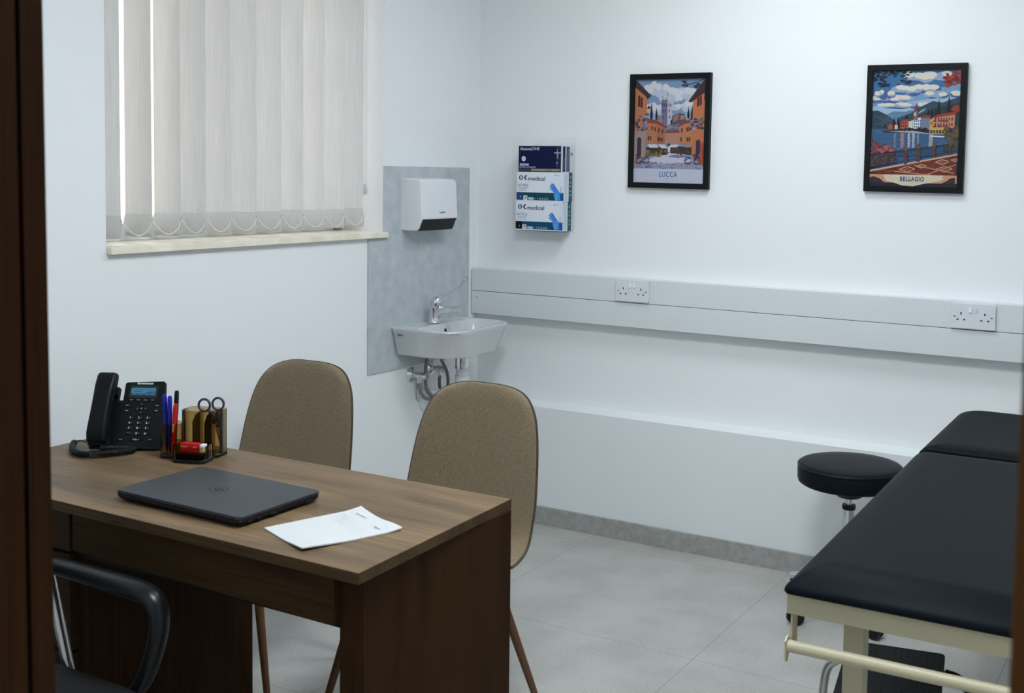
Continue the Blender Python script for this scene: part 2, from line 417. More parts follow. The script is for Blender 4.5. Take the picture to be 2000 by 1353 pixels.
# ------------------------------------------------------------------ vertical blind
VB = (-.10, -1.27, 1.237)
blind = thing('vertical_blind', 'off-white vertical blind with overlapping fabric slats hanging in the window recess', 'blind', VB)
slats = [(-1.8148, 62), (-1.676, 92), (-1.5665, 92), (-1.4890, 68), (-1.3855, 68), (-1.2730, 64), (-1.1602, 62), (-1.0525, 62), (-.9449, 62), (-.8377, 62), (-.7314, 62)]
rnd = random.Random(3)
hooks = []
for i, (y, th) in enumerate(slats):
    t = R(th); d = Vector((math.sin(t), math.cos(t), 0)); nrm = Vector((d.y, -d.x, 0))
    c = Vector((0, y-VB[1], 0)); hw = .0635; hgt = 2.30-VB[2]
    z0 = rnd.uniform(-.002, .002)
    def cs(z, th_, wob):
        ring = []
        for s_ in (1, -1):
            for j in range(9):
                q = -1+2*j/8 if s_ > 0 else 1-2*j/8
                p = c+d*(hw*q)+nrm*(.0035*(1-q*q)+wob+s_*th_); ring.append((p.x, p.y, z))
        return ring
    # hanging strip
    g = G(); g.loft([cs(z0+.070, .0003, 0), cs(hgt*.5, .0003, .001), cs(hgt, .0003, 0)])
    sl = g.out('slat', M['slat'], blind, 30)
    # sewn pocket at the foot: a flattened fabric loop open at its ends
    g = G()
    for s_ in (1, -1):
        rings = []
        for k in range(13):
            f = k/12; z = z0+.070*f; bul = s_*.0068*math.sin(PI*f)**.8
            rings.append([tuple(c+d*(hw*q)+nrm*(.0035*(1-q*q)+bul+e)+Vector((0, 0, z))) for e, q in ((-.0003, -1), (-.0003, -.33), (-.0003, .33), (-.0003, 1), (.0003, 1), (.0003, .33), (.0003, -.33), (.0003, -1))])
        g.loft(rings)
    g.out('hem_pocket', M['hem'], sl, 40)
    p = c+d*(hw-.001); q = c-d*(hw-.004)
    g = G()
    a = c-d*(hw*.93)+nrm*.003; b = c+d*(hw*1.03)+nrm*.0005
    g.tube([a+Vector((0, 0, .010)), b+Vector((0, 0, .010))], .0022, 8)
    g.tube([b+Vector((0, 0, .008)), b+Vector((0, 0, .056))], .0011, 8)
    g.ball(b+Vector((0, 0, .052)), .0030)
    g.out('bottom_weight', M['weight'], sl)
    hooks.append((c+d*(hw+.001)+Vector((0, 0, .052)), c-d*(hw-.002)+Vector((0, 0, .045))))
# link chain sagging from weight to weight along the room side
for (a, _), (b, _) in zip(hooks, hooks[1:]):
    g = G(); n = 15; pts = []
    for k in range(n):
        f = k/(n-1); sag = .043*(1-(2*f-1)**2)
        pts.append(a.lerp(b, f)+Vector((.006*math.sin(PI*f)+.004, 0, -sag)))
    g.tube(pts, .0008, 6)
    for k in range(1, 12): 
        p = pts[k]; g.ball(p, .0015, n=8)
    g.out('link_chain', M['cord'], blind)
g = G(); g.box(-.02, .022, WY0+.01-VB[1], WY1-.01-VB[1], 2.30-VB[2], 2.34-VB[2], .003); g.out('head_rail', M['white_plastic'], blind)
g = G(); cx, cy = .004, -.642-VB[1]
g.tube([(cx, cy, .155), (cx, cy, 1.06)], .0007, 6); g.tube([(cx+.006, cy, .155), (cx+.006, cy, 1.06)], .0007, 6)
for k in range(150): g.ball((cx+(.006 if k % 2 else 0), cy, .16+k*.006), .0019, n=8)
cc = g.out('control_chain', M['cord'], blind)
g = G(); g.lathe([(.001, .165), (.004, .160), (.0085, .142), (.006, .128), (.001, .122)], 14, Matrix.Translation((cx+.003, cy, 0))); g.out('chain_weight', M['weight'], cc)

# ------------------------------------------------------------------ wall panel, trunking, sockets
panel = thing('splashback_panel', 'grey stone look splashback panel on the wall behind the basin', 'wall panel', (0, -.4, .68))
g = G(); g.prism([(y+.4, z-.68) for y, z in ((-.728, .677), (-.0765, .677), (-.0765, 1.471), (-.6385, 1.471), (-.6385, 1.2195), (-.6285, 1.2195), (-.6285, 1.196), (-.728, 1.196))], .0005, .006, 'x')
g.out('laminate_sheet', M['panel'], panel)
g = G(); g.tube([(.0065, .03, .17), (.0065, .12, .11), (.0065, .16, .10)], .0006, 6)
part_label(g.out('scratch_mark', M['white_print'], panel), 'pale scratch across the panel')

trunk = thing('dado_trunking', 'pale grey plastic cable trunking running along the back wall', 'trunking', (1.2, 0, .94))
T = Matrix.Translation((-1.2, 0, -.94))
slope = -.0018
def skew(g):
    for v in g.bm.verts: v.co.z += slope*(v.co.x-0)
    return g
g = G().box(.0085, XR-.002, -.055, -.0005, .9450, 1.0395, .002, 2, T); part_u = skew(g).out('upper_cover', M['pvc'], trunk)
g = G().box(.0085, XR-.002, -.055, -.0005, .8465, .9435, .002, 2, T); skew(g).out('lower_cover', M['pvc'], trunk)
g = G().box(.0090, XR-.002, -.0535, -.0005, .9434, .9452, 0, 2, T); skew(g).out('joint_strip', M['grey_print'], trunk)
g = G().box(.0055, .0085, -.0545, -.0005, .8465, 1.039, .001, 1, T); g.out('end_cap', M['pvc'], trunk)
g = G().lathe([(.0025, 0), (.0025, .0006), (.001, .001)], 12, Matrix.Translation((.033-1.2, -.0550, .918-.94)) @ Matrix.Rotation(R(90), 4, 'X')); g.out('screw', M['grey_print'], trunk)

def double_socket(x, z, label, on):
    t = thing('double_socket', label, 'power socket', (x, -.0555, z), 0, 'double sockets on the trunking')
    P = lambda a, b: Matrix.Translation((a, -.0105, b)) @ Matrix.Rotation(R(90), 4, 'X')
    g = G(); g.prism(rrect(.147, .0865, .004, 4), 0, -.0095, 'y', .0018, 2); g.out('face_plate', M['socket'], t)
    for sx in (-1, 1):
        s = G(); s.lathe([(.0036, -.0015), (.0036, .0005), (.002, .0012)], 14, P(sx*.0605, 0)); s.out('screw', M['satin'], t)
        k = G(); c = sx*.039
        k.prism(rrect(.0042, .0085, .0006, 2, c, .0085), -.0086, -.0100, 'y')
        k.prism(rrect(.0070, .0046, .0006, 2, c-.0112, -.0125), -.0086, -.0100, 'y'); k.prism(rrect(.0070, .0046, .0006, 2, c+.0112, -.0125), -.0086, -.0100, 'y')
        part_label(k.out('pin_holes', M['dark'], t), 'dark pin slots')
        w = G(); a = R(on[0 if sx < 0 else 1])
        w.box(-.0048, .0048, -.004, .004, -.0095, .0095, .001, 2, Matrix.Translation((sx*.0090, -.0085, .022)) @ Matrix.Rotation(a, 4, 'X')); w.out('rocker_switch', M['white_plastic'], t)
    return t
double_socket(.7850, .9935, 'white double socket on the trunking below the smaller-looking poster beside the glove boxes', (-9, -9))
double_socket(2.0850, .9900, 'white double socket on the trunking at the far end, above the examination couch', (-9, 9))

# ------------------------------------------------------------------ hand dryer
hd = thing('hand_dryer', 'white wall-mounted hand dryer with a dark outlet above the basin', 'hand dryer', (.006, -.4195, 1.22))
YA, YB = -.1175, .1175                      # side faces at the wall
prof = [(0, 0), (.070, .0005), (.078, .003), (.0845, .011), (.0915, .028), (.0975, .041), (.1015, .0475), (.1035, .054), (.0965, .188), (.0915, .1985), (.084, .2025), (0, .206)]
rings = []
for y, ins in ((YA, .007), (YA+.002, .0025), (YA+.007, 0), (YB-.007, 0), (YB-.002, .0025), (YB, .007)):
    rings.append([(max(x-(ins if x > .05 else 0), 0), y, z+(ins*.6 if z < .1 else -ins*.6)) for x, z in prof])
g = G(); g.loft(rings); g.out('housing', M['white_plastic'], hd, 32)
g = G(); g.loft([[(.0795, y, .0015), (.0852, y, .0100), (.0925, y, .0275), (.0985, y, .0405), (.1015, y, .0458), (.1000, y, .0470), (.0900, y, .0350), (.0780, y, .0130), (.0740, y, .0002)] for y in (YA+.010, YB-.007)])
part_label(g.out('outlet_recess', M['dark'], hd, 20), 'dark outlet under the front')
k = Ink(lambda u, v, d: (.1030-v*.0522+d+.0003, u, .0655+v)); k.text('VALERA', .014, .006, .0090, (60, 72, 86), .0003, sx=1.25); k.out('lettering', M['print'], hd)

# ------------------------------------------------------------------ wash basin
SX, SY, SZ = .006, -.374, .845
basin = thing('wash_basin', 'small white porcelain wash basin on the grey splashback', 'basin', (SX, SY, SZ))
def ol(w, dpt, r_front, z, x0=0, bow=.02, n=48):
    """basin outline: flat back at x0, bowed front; y from -w to w."""
    P = []
    base = rrect(dpt, 2*w, (r_front, .012, .012, r_front), 10, x0+dpt/2, 0)
    for x, y in base:
        f = (x-x0)/dpt
        P.append((x+bow*f*(1-(y/w)**2), y, z))
    return P
g = G()
rings = [ol(.165, .220, .10, -.118, .0, .008), ol(.190, .262, .10, -.108, 0, .010), ol(.200, .274, .10, -.07, 0, .011), ol(.2145, .286, .098, -.02, 0, .012), ol(.2220, .292, .096, -.006, 0, .013), ol(.2210, .291, .096, -.0015, 0, .013), ol(.2180, .288, .094, 0, 0, .013),
         ol(.2100, .280, .088, 0, 0, .013)]
# bowl: inner outline kept away from the tap deck at the back
def inner(w, x0, x1, r, z, bow=.016, yo=.0):
    base = rrect(x1-x0, 2*w, (r, r*.6, r*.6, r), 10, (x0+x1)/2, 0); P = []
    for x, y in base:
        f = (x-x0)/(x1-x0); P.append((x+bow*f*(1-(y/w)**2), y+yo, z))
    return P
rings += [inner(.204, .088, .277, .084, -.002, .012), inner(.198, .094, .271, .080, -.010, .012), inner(.182, .104, .260, .07, -.045), inner(.150, .115, .243, .06, -.085), inner(.09, .14, .225, .04, -.100), inner(.03, .165, .20, .015, -.104)]
g.loft(rings); g.out('bowl', M['porcelain'], basin, 50)
g = G(); g.lathe([(.008, -.002), (.0085, .0), (.0075, .0012)], 18, Matrix.Translation((.0985, .0, -.028)) @ Matrix.Rotation(R(78), 4, 'Y')); part_label(g.out('overflow_hole', M['dark'], basin), 'dark overflow hole')
g = G(); g.lathe([(.036, -.128), (.044, -.121), (.05, -.112)], 24, Matrix.Translation((.165, .024, 0))); g.out('outlet_boss', M['porcelain'], basin)
k = Ink(lambda u, v, d: (.030+u, -.2155+v*-.30*-1-d*4-.0006, -.024+v)); k.text('Tapora', .012, -.002, .0095, (45, 52, 58), .0003); k.out('maker_mark', M['print'], basin)

# mixer tap with a long lever
tp = thing('mixer_tap', 'chrome mixer tap with a long lever standing on the basin', 'tap', (.056, -.385, .8455))
g = G(); g.lathe([(.0265, 0), (.027, .003), (.0245, .006), (.0225, .02), (.0220, .05), (.0225, .062)], 28); g.out('body', M['chrome'], tp, 40)
g = G(); pts = spline([(.0, 0, .030), (.03, .001, .050), (.07, .004, .058), (.118, .008, .060)], 6)
g.tube(pts, [.021-.0085*min(1, i/(len(pts)-1)*1.3) for i in range(len(pts))], 16); g.out('spout', M['chrome'], tp, 50)
g = G(); g.lathe([(.0105, 0), (.0115, .002), (.0115, .014), (.009, .016)], 20, Matrix.Translation((.112, .008, .046))); g.out('aerator', M['chrome'], tp)
g = G(); g.lathe([(.0225, .062), (.0245, .066), (.0245, .078), (.0235, .092), (.019, .102), (.010, .107), (.002, .108)], 28, Matrix.Rotation(R(8), 4, 'Y')); g.out('cartridge_cap', M['chrome'], tp, 40)
g = G(); pts = spline([(.018, .0, .100), (.05, .004, .116), (.10, .010, .142), (.125, .013, .158), (.135, .014, .176), (.146, .015, .186)], 5)
g.tube(pts, [.0075-.0032*min(1, i/8) for i in range(len(pts)-4)]+[.005, .0068, .0078, .0065], 12); g.out('lever', M['chrome'], tp, 50)
g = G(); g.ball((.0225, .0, .078), .0035, n=10); part_label(g.out('temperature_dot', M['red'], tp), 'small red dot')

# waste and water fittings under the basin
ws = thing('basin_waste', 'white plastic waste pipe with chrome nut under the basin', 'waste pipe', (.171, -.35, .58))
g = G(); g.lathe([(.034, .139), (.0345, .134), (.029, .131), (.0275, .128), (.0275, .092), (.030, .090), (.030, .086), (.026, .084)], 28); g.out('waste_nut', M['chrome'], ws, 35)
g = G(); g.lathe([(.025, .084), (.025, .060), (.029, .058), (.029, .022), (.024, .018), (.024, -.02), (.021, -.03)], 24); g.out('collar', M['pipe'], ws, 35)
g = G(); g.tube(spline([(0, 0, .0), (-.004, -.003, -.014), (-.03, -.012, -.020), (-.07, -.026, -.021), (-.164, -.06, -.018)], 8), .0175, 18); g.out('outlet_pipe', M['pipe'], ws, 50)
g = G(); g.tube([(-.045, -.017, -.0205), (-.085, -.031, -.0207)], .0215, 20); g.out('pipe_nut', M['pipe'], ws, 40)
g = G(); g.tube([(-.1645, -.06, -.018), (-.158, -.058, -.018)], .036, 24); g.out('wall_rosette', M['pipe'], ws, 40)

def angle_valve(y, z, label):
    t = thing('angle_valve', label, 'valve', (.0005, y, z), 0, 'angle valves under the basin')
    X = Matrix.Rotation(R(90), 4, 'Y')
    g = G(); g.lathe([(.030, 0), (.030, .002), (.026, .006), (.014, .012), (.012, .014)], 28, X); g.out('rosette', M['chrome'], t, 40)
    g = G(); g.lathe([(.010, .010), (.010, .030), (.0135, .032), (.0135, .050), (.009, .052)], 20, X); g.out('body', M['chrome'], t, 35)
    g = G(); g.lathe([(.009, .050), (.013, .053), (.0145, .058), (.0145, .076), (.012, .080)], 10, X); g.out('handle', M['chrome'], t, 25)
    g = G(); g.lathe([(.0085, -.030), (.0085, -.012), (.0075, 0)], 12, Matrix.Translation((.041, 0, 0))); g.out('hose_nut', M['chrome'], t, 30)
    return t
angle_valve(-.459, .640, 'chrome angle valve under the basin nearest the window')
angle_valve(-.326, .648, 'chrome angle valve under the basin behind the waste pipe')
g = G(); g.tube(spline([(.048, -.404, .735), (.052, -.425, .70), (.055, -.436, .64), (.060, -.438, .59), (.075, -.422, .556), (.085, -.405, .552), (.088, -.395, .563)], 10), .0068, 12)
g.tube(spline([(.088, -.395, .563), (.078, -.42, .545), (.062, -.45, .55), (.048, -.462, .58), (.042, -.459, .612)], 10), .0068, 12)
tag(g.out('supply_hose', M['hose'], None, 50), 'braided steel hose looping down from the valve nearest the window', 'hose', 'braided hoses under the basin')
g = G(); g.tube(spline([(.055, -.362, .735), (.064, -.345, .69), (.082, -.331, .64), (.086, -.328, .59), (.076, -.330, .558), (.058, -.333, .556), (.045, -.330, .580), (.0415, -.326, .62)], 10), .0068, 12)
tag(g.out('supply_hose', M['hose'], None, 50), 'braided steel hose hanging close to the waste pipe', 'hose', 'braided hoses under the basin')

# ------------------------------------------------------------------ glove boxes in a clear wall rack
gr = thing('glove_rack', 'clear acrylic wall rack holding three stacked glove boxes', 'rack', (.36, 0, 1.215))
g = G(); g.box(-.124, .118, -.0035, -.0005, 0, .385, .0005, 1); g.out('back_sheet', M['acrylic'], gr)
g = G(); g.box(-.127, -.124, -.098, -.0005, 0, .385, .0005, 1); g.out('side_sheet', M['acrylic'], gr)
g = G(); g.box(.118, .121, -.098, -.0005, 0, .385, .0005, 1); g.out('side_sheet', M['acrylic'], gr)
g = G(); g.box(-.124, .118, -.098, -.0035, 0, .003, .0005, 1); g.out('bottom_sheet', M['acrylic'], gr)
g = G(); g.box(-.124, -.088, -.098, -.095, .003, .385, .0005, 1); g.out('front_lip', M['acrylic'], gr)
g = G(); g.box(.082, .118, -.098, -.095, .003, .385, .0005, 1); g.out('front_lip', M['acrylic'], gr)
g = G(); g.lathe([(.004, 0), (.004, .001), (.002, .0018)], 12, Matrix.Translation((.105, -.0036, .32)) @ Matrix.Rotation(R(90), 4, 'X')); g.out('screw', M['satin'], gr)

def white_glove_box(z, label, band, size_letter, sq, x=0.0):
    W, D, Hh = .226, .068, .1195
    t = thing('glove_box', label, 'glove box', (.36+x, -.083, z), 0, 'glove boxes in the rack')
    g = G(); g.box(-W/2, W/2, 0, D, 0, Hh, .0012, 2); g.out('carton', M['paper'], t)
    k = Ink(lambda u, v, d: (-W/2+u*W, -.0001-d, v*Hh))
    k.rect(0, 0, 1, 1, (222, 228, 238)); k.rect(0, .03, 1, .295, band)
    k.rect(0, .03, .135, .295, sq); k.text(size_letter, .085, .135, .055, (225, 235, 245), .003, sx=.55)
    k.rect(.145, .03, .235, .185, (205, 212, 214)); k.text('100', .19, .115, .07, (60, 80, 95), .002, sx=.5)
    k.poly(rrect(.125, .075, .034, 5, .312, .085), (215, 225, 225)); k.text('NITRILE', .312, .085, .045, (30, 80, 90), .001, sx=.5)
    for i, s in enumerate(('2', 'T', '', '', '', '')):
        cx = .40+i*.052
        if s: k.text(s, cx, .085, .075, (170, 200, 200), .001, sx=.5)
        else: k.ring(cx, .085, .017, .008, (170, 200, 200), 8 if i != 3 else 4, .03)
    k.ring(.093, .80, .031, .022, (24, 52, 74), 24, .072); k.line([(.212, .885), (.168, .80), (.214, .715)], .028, (16, 34, 52))
    k.text('medical', .431, .765, .20, (44, 54, 66), .002, sx=.605)
    k.text('NITRILE', .14, .535, .12, (118, 128, 140), 0, sx=.55); k.line([(.04, .448), (.25, .448)], .006, (120, 150, 160)); k.text('EXAM GLOVES', .145, .425, .05, (95, 140, 150), 0, sx=.5); k.text('POWDER-FREE', .135, .345, .05, (120, 140, 150), 0, sx=.5)
    k.text('EN', .83, .895, .05, (60, 70, 85), .001, sx=.5); k.line([(.865, .893), (.905, .893)], .02, (165, 170, 180))
    # gloved hand: palm, four fingers, thumb, cuff
    b1, b2, b3 = (78, 150, 222), (52, 122, 205), (28, 92, 178)
    k.poly([(.86, .31), (.985, .30), (.985, .03), (.84, .03)], b3)
    k.poly([(.805, .37), (.875, .42), (.925, .30), (.93, .05), (.84, .03), (.795, .2)], b1)
    for (x0, y0), (x1, y1), c in (((.830, .30), (.722, .445), b1), ((.840, .34), (.728, .535), b2), ((.850, .36), (.750, .590), b1), ((.865, .38), (.782, .595), b2)):
        k.line([(x0, y0), (x1, y1)], .034, c); k.poly(circ(x1, y1, .013, 8, .026), c)
    k.line([(.87, .22), (.835, .05)], .02, (130, 185, 235)); k.line([(.945, .27), (.952, .50)], .016, (150, 175, 215))
    k.out('front_print', M['print'], t)
    k = Ink(lambda u, v, d: (W/2+.0001+d, u*D, v*Hh))
    k.rect(0, 0, 1, 1, (205, 213, 222)); k.rect(.60, .0, 1, 1, (46, 84, 100)); k.line([(.30, .06), (.30, .9)], .05, (150, 165, 175))
    for v in (.2, .33, .5, .62, .8): k.rect(.72, v, .86, v+.06, (150, 175, 185))
    k.out('side_print', M['print'], t)
    return t
white_glove_box(1.2182, 'white glove box marked L with a blue band, bottom of the stack', (14, 72, 108), 'L', (14, 14, 20), -.0015)
white_glove_box(1.3381, 'white glove box marked M with a green band, middle of the stack', (14, 70, 84), 'M', (26, 66, 118), .0015)
W, D, Hh = .207, .066, .107
t = thing('glove_box', 'dark navy glove box on top of the two white ones', 'glove box', (.360, -.083, 1.4579), 0, 'glove boxes in the rack')
g = G(); g.box(-W/2, W/2, 0, D, 0, Hh, .0012, 2); g.out('carton', M['paper'], t)
k = Ink(lambda u, v, d: (-W/2+u*W, -.0001-d, v*Hh))
k.rect(0, 0, .985, .99, (6, 16, 62)); k.rect(.88, 0, .985, .99, (26, 34, 72)); k.rect(0, .03, .96, .12, (150, 140, 124)); k.rect(.0, .03, .3, .12, (70, 62, 84)); k.rect(0, 0, .985, .03, (4, 8, 24))
k.text('Akzenta', .165, .875, .155, (205, 215, 235), .002, sx=.5); k.line([(.31, .80), (.31, .96)], .008, (205, 215, 235)); k.text('ONE', .405, .88, .155, (205, 215, 235), .001, sx=.52)
k.poly(circ(.12, .50, .048, 18, .10), (215, 222, 236)); k.text('S', .12, .50, .12, (30, 40, 80), .002, sx=.5)
k.rect(.03, .235, .24, .315, (190, 200, 225)); k.text('LIGHT BLUE', .135, .275, .06, (40, 50, 90), .001, sx=.5); k.text('NITRILE ULTRASOFT', .215, .175, .085, (190, 180, 215), .001, sx=.5)
k.poly([(.90, .92), (.925, .70), (.92, .52), (.895, .50), (.885, .70)], (150, 135, 135)); k.text('PROTECT', .905, .725, .07, (185, 190, 210), .002, sx=.5); k.text('M', .895, .355, .09, (185, 190, 210), .002, sx=.5); k.line([(.895, .31), (.895, .2)], .01, (120, 128, 160))
k.text('240 PIECES', .72, .075, .05, (40, 36, 34), .001, sx=.5)
k.out('front_print', M['print'], t)
k = Ink(lambda u, v, d: (W/2+.0001+d, u*D, v*Hh))
k.rect(0, 0, 1, 1, (222, 228, 238)); k.rect(.12, .02, .46, .98, (20, 28, 56)); k.rect(.56, .02, .96, .98, (62, 70, 96)); k.line([(.30, .1), (.30, .55)], .06, (120, 125, 150)); k.line([(.76, .08), (.76, .9)], .07, (130, 135, 158))
k.out('side_print', M['print'], t)

# ------------------------------------------------------------------ framed posters
def poster(name_label, cx, cz, w, h, bar, rot, art):
    t = thing('framed_poster', name_label, 'poster', (cx, 0, cz), 0, 'framed travel posters'); t.rotation_euler = (0, rot, 0)
    for a, b, c, d in ((-w/2, w/2, h/2-bar, h/2), (-w/2, w/2, -h/2, -h/2+bar), (-w/2, -w/2+bar, -h/2+bar, h/2-bar), (w/2-bar, w/2, -h/2+bar, h/2-bar)):
        pass
    g = G(); o = [(-w/2, -h/2), (w/2, -h/2), (w/2, h/2), (-w/2, h/2)]; i = [(-w/2+bar, -h/2+bar), (w/2-bar, -h/2+bar), (w/2-bar, h/2-bar), (-w/2+bar, h/2-bar)]
    v = [(x, -.0005, z) for x, z in o]+[(x, -.0195, z) for x, z in o]+[(x, -.0195, z) for x, z in i]+[(x, -.0005, z) for x, z in i]
    f = []
    for q in range(4):
        n = (q+1) % 4
        f += [(q, n, 4+n, 4+q), (4+q, 4+n, 8+n, 8+q), (8+q, 8+n, 12+n, 12+q), (12+q, 12+n, n, q)]
    g.raw(v, f); g.out('frame', M['glass_black'], t, 20)
    g = G(); g.box(-w/2+bar, w/2-bar, -.010, -.004, -h/2+bar, h/2-bar); g.out('backing', M['back'], t)
    iw, ih = w-2*bar, h-2*bar
    k = Ink(lambda u, v_, d: (-iw/2+u*iw, -.0102-d, -ih/2+v_*ih), .000007, .78); art(k); k.out('print', M['poster'], t)
    return t

def clampu(p): return [(min(max(x, 0), 1), min(max(y, 0), 1)) for x, y in p]
def clouds(k, rnd, spots, cols, n=7, y0=0):
    for cx, cy, rx, ry in spots:
        for c, dy, s in zip(cols, (-.25, 0, .22), (1.0, .92, .7)):
            for j in range(n):
                a = rnd.uniform(-1, 1); k.poly(clampu(blob(cx+a*rx, cy+dy*ry+rnd.uniform(-.5, .5)*ry*(1-abs(a)), rx*.36*s, ry*.62*s, rnd, 11, .14)), c)

def art_lucca(k):
    rnd = random.Random(5)
    X = lambda x: (x-185)/650; Y = lambda y: (1200-y)/985
    P = lambda *a: clampu([(X(x), Y(y)) for x, y in a])
    k.rect(0, 0, 1, 1, (124, 152, 186)); k.rect(0, .55, 1, .72, (150, 172, 200))
    clouds(k, rnd, [(.30, .90, .16, .085), (.62, .86, .22, .075), (.40, .72, .26, .07), (.72, .74, .2, .07), (.52, .80, .14, .05)], [(128, 148, 180), (186, 194, 212), (212, 212, 220)], 8)
    for q in range(14):
        x, y = rnd.uniform(.68, .98), rnd.uniform(.90, .99); k.poly(clampu(blob(x, y, .03, .010, rnd, 7, .5)), (58, 62, 84))
    k.line([(X(830), Y(215)), (X(770), Y(245)), (X(700), Y(262)), (X(645), Y(278))], .008, (52, 52, 70))
    # tower
    k.poly(P((430, 410), (487, 410), (490, 645), (436, 640)), (112, 112, 142)); k.poly(P((487, 410), (532, 415), (532, 655), (490, 650)), (188, 182, 196))
    for x in (430, 446, 462, 478, 494, 510, 525): k.rect(X(x), Y(412), X(x+8), Y(384), (120, 118, 146) if x < 485 else (186, 180, 194), True)
    for x, y in ((441, 445), (458, 445), (474, 445), (497, 445), (515, 448), (445, 500), (466, 500), (500, 500), (450, 560), (508, 560)): k.rect(X(x), Y(y+30), X(x+8), Y(y), (66, 62, 92))
    k.line([(X(490), Y(384)), (X(490), Y(340))], .006, (70, 66, 90))
    # hill town and cypresses
    k.poly(P((535, 560), (600, 535), (650, 545), (660, 600), (700, 620), (520, 680)), (98, 84, 96)); k.poly(P((545, 570), (590, 545), (590, 600), (545, 620)), (150, 116, 104)); k.poly(P((610, 560), (650, 555), (650, 590), (610, 600)), (164, 130, 116))
    k.poly(P((390, 560), (430, 560), (430, 610), (390, 600)), (150, 120, 112))
    for x, y0, y1, w in ((341, 418, 600, 13), (388, 480, 600, 11), (682, 470, 590, 11), (715, 450, 600, 12), (527, 600, 650, 8)): k.poly(P((x, y0), (x+w, y1-40), (x+w*.7, y1), (x-w*.7, y1), (x-w, y1-40)), (38, 40, 58))
    k.poly(P((440, 650), (620, 640), (640, 700), (430, 720)), (104, 108, 128))
    for q in range(16): k.poly(P(*blob(rnd.uniform(450, 640), rnd.uniform(645, 690), 16, 10, rnd, 8)), rnd.choice([(120, 122, 140), (84, 90, 108), (140, 138, 152)]))
    # middle houses
    k.poly(P((300, 620), (400, 640), (480, 670), (472, 830), (300, 830)), (182, 118, 86)); k.poly(P((395, 650), (475, 672), (470, 830), (400, 830)), (168, 106, 78))
    k.poly(P((295, 585), (400, 605), (490, 665), (480, 680), (395, 640), (300, 625)), (142, 72, 58))
    k.poly(P((600, 650), (720, 610), (722, 830), (600, 830)), (186, 122, 90)); k.poly(P((590, 655), (650, 615), (725, 590), (725, 618), (650, 640), (600, 665)), (136, 72, 60))
    k.poly(P((470, 720), (605, 715), (605, 830), (470, 830)), (176, 132, 112)); k.poly(P((468, 728), (485, 705), (600, 698), (608, 722)), (140, 68, 60)); k.poly(P((498, 850), (498, 830), (510, 820), (524, 830), (524, 855)), (72, 56, 66))
    for x, y in ((312, 755), (330, 755), (405, 765), (420, 768), (440, 770), (620, 680), (668, 672), (686, 668), (615, 765), (672, 765), (690, 765), (372, 670), (408, 680), (442, 690), (345, 660)): k.rect(X(x), Y(y+38), X(x+13), Y(y), (74, 48, 52))
    # street
    k.poly(P((180, 1066), (180, 1000), (330, 955), (500, 905), (660, 925), (832, 1010), (832, 1066)), (150, 150, 178)); k.poly(P((300, 985), (450, 935), (500, 908), (540, 908), (640, 925), (760, 985), (640, 1005), (420, 1020)), (196, 194, 212))
    k.poly(P((500, 950), (560, 930), (660, 935), (690, 950), (600, 962)), (118, 120, 158)); k.poly(P((495, 905), (505, 850), (525, 850), (525, 905)), (205, 205, 222))
    for q in range(40): x, y = rnd.uniform(200, 820), rnd.uniform(1000, 1062); k.poly(P(*blob(x, y, rnd.uniform(8, 26), 4, rnd, 7)), rnd.choice([(96, 94, 128), (112, 112, 146), (172, 170, 192), (84, 80, 112)]))
    k.line([(X(400), Y(1000)), (X(300), Y(1050))], .006, (90, 86, 112))
    # awnings and planters
    k.poly(P((300, 860), (500, 860), (500, 930), (300, 950)), (70, 48, 48)); k.poly(P((525, 855), (720, 850), (720, 930), (525, 915)), (78, 56, 56))
    for a in (((312, 832), (398, 832), (412, 866), (330, 866)), ((408, 832), (470, 834), (502, 872), (440, 870)), ((530, 834), (602, 834), (585, 860), (508, 860))): k.poly(P(*a), (206, 208, 206))
    k.poly(P((650, 845), (715, 845), (715, 858), (655, 858)), (190, 130, 96))
    for q in range(26): x = rnd.uniform(300, 500); k.poly(P(*blob(x, rnd.uniform(895, 950)-(x-300)*.08, 15, 14, rnd, 8)), rnd.choice([(120, 112, 72), (96, 92, 62), (146, 130, 84), (74, 72, 56)]))
    for q in range(12): k.poly(P(*blob(rnd.uniform(540, 700), rnd.uniform(880, 925), 13, 12, rnd, 8)), rnd.choice([(66, 54, 56), (100, 72, 64), (84, 80, 70)]))
    # houses framing the street
    k.poly(P((184, 280), (300, 385), (296, 610), (290, 960), (182, 1040)), (190, 118, 84)); k.poly(P((184, 700), (292, 700), (290, 960), (182, 1040)), (168, 140, 132)); k.poly(P((186, 225), (205, 232), (335, 368), (300, 402), (290, 380), (186, 290)), (70, 52, 52))
    k.poly(P((838, 320), (722, 425), (722, 620), (722, 940), (834, 1045)), (192, 116, 82)); k.poly(P((838, 225), (805, 245), (678, 428), (708, 436), (838, 340)), (66, 50, 52)); k.poly(P((834, 800), (800, 830), (805, 1000), (833, 1045)), (170, 76, 62))
    for a in (((213, 360), (256, 392), (256, 486), (213, 468)), ((758, 400), (800, 372), (800, 462), (758, 480)), ((822, 330), (836, 318), (836, 420), (822, 420))): k.poly(P(*a), (74, 46, 46))
    k.line([(X(235), Y(375)), (X(235), Y(478))], .01, (150, 92, 70)); k.line([(X(780), Y(385)), (X(780), Y(472))], .01, (150, 92, 70))
    k.poly(P((213, 960), (213, 780), (232, 762), (252, 780), (252, 945)), (56, 56, 80)); k.poly(P((758, 950), (758, 800), (778, 782), (798, 800), (798, 965)), (58, 54, 74))
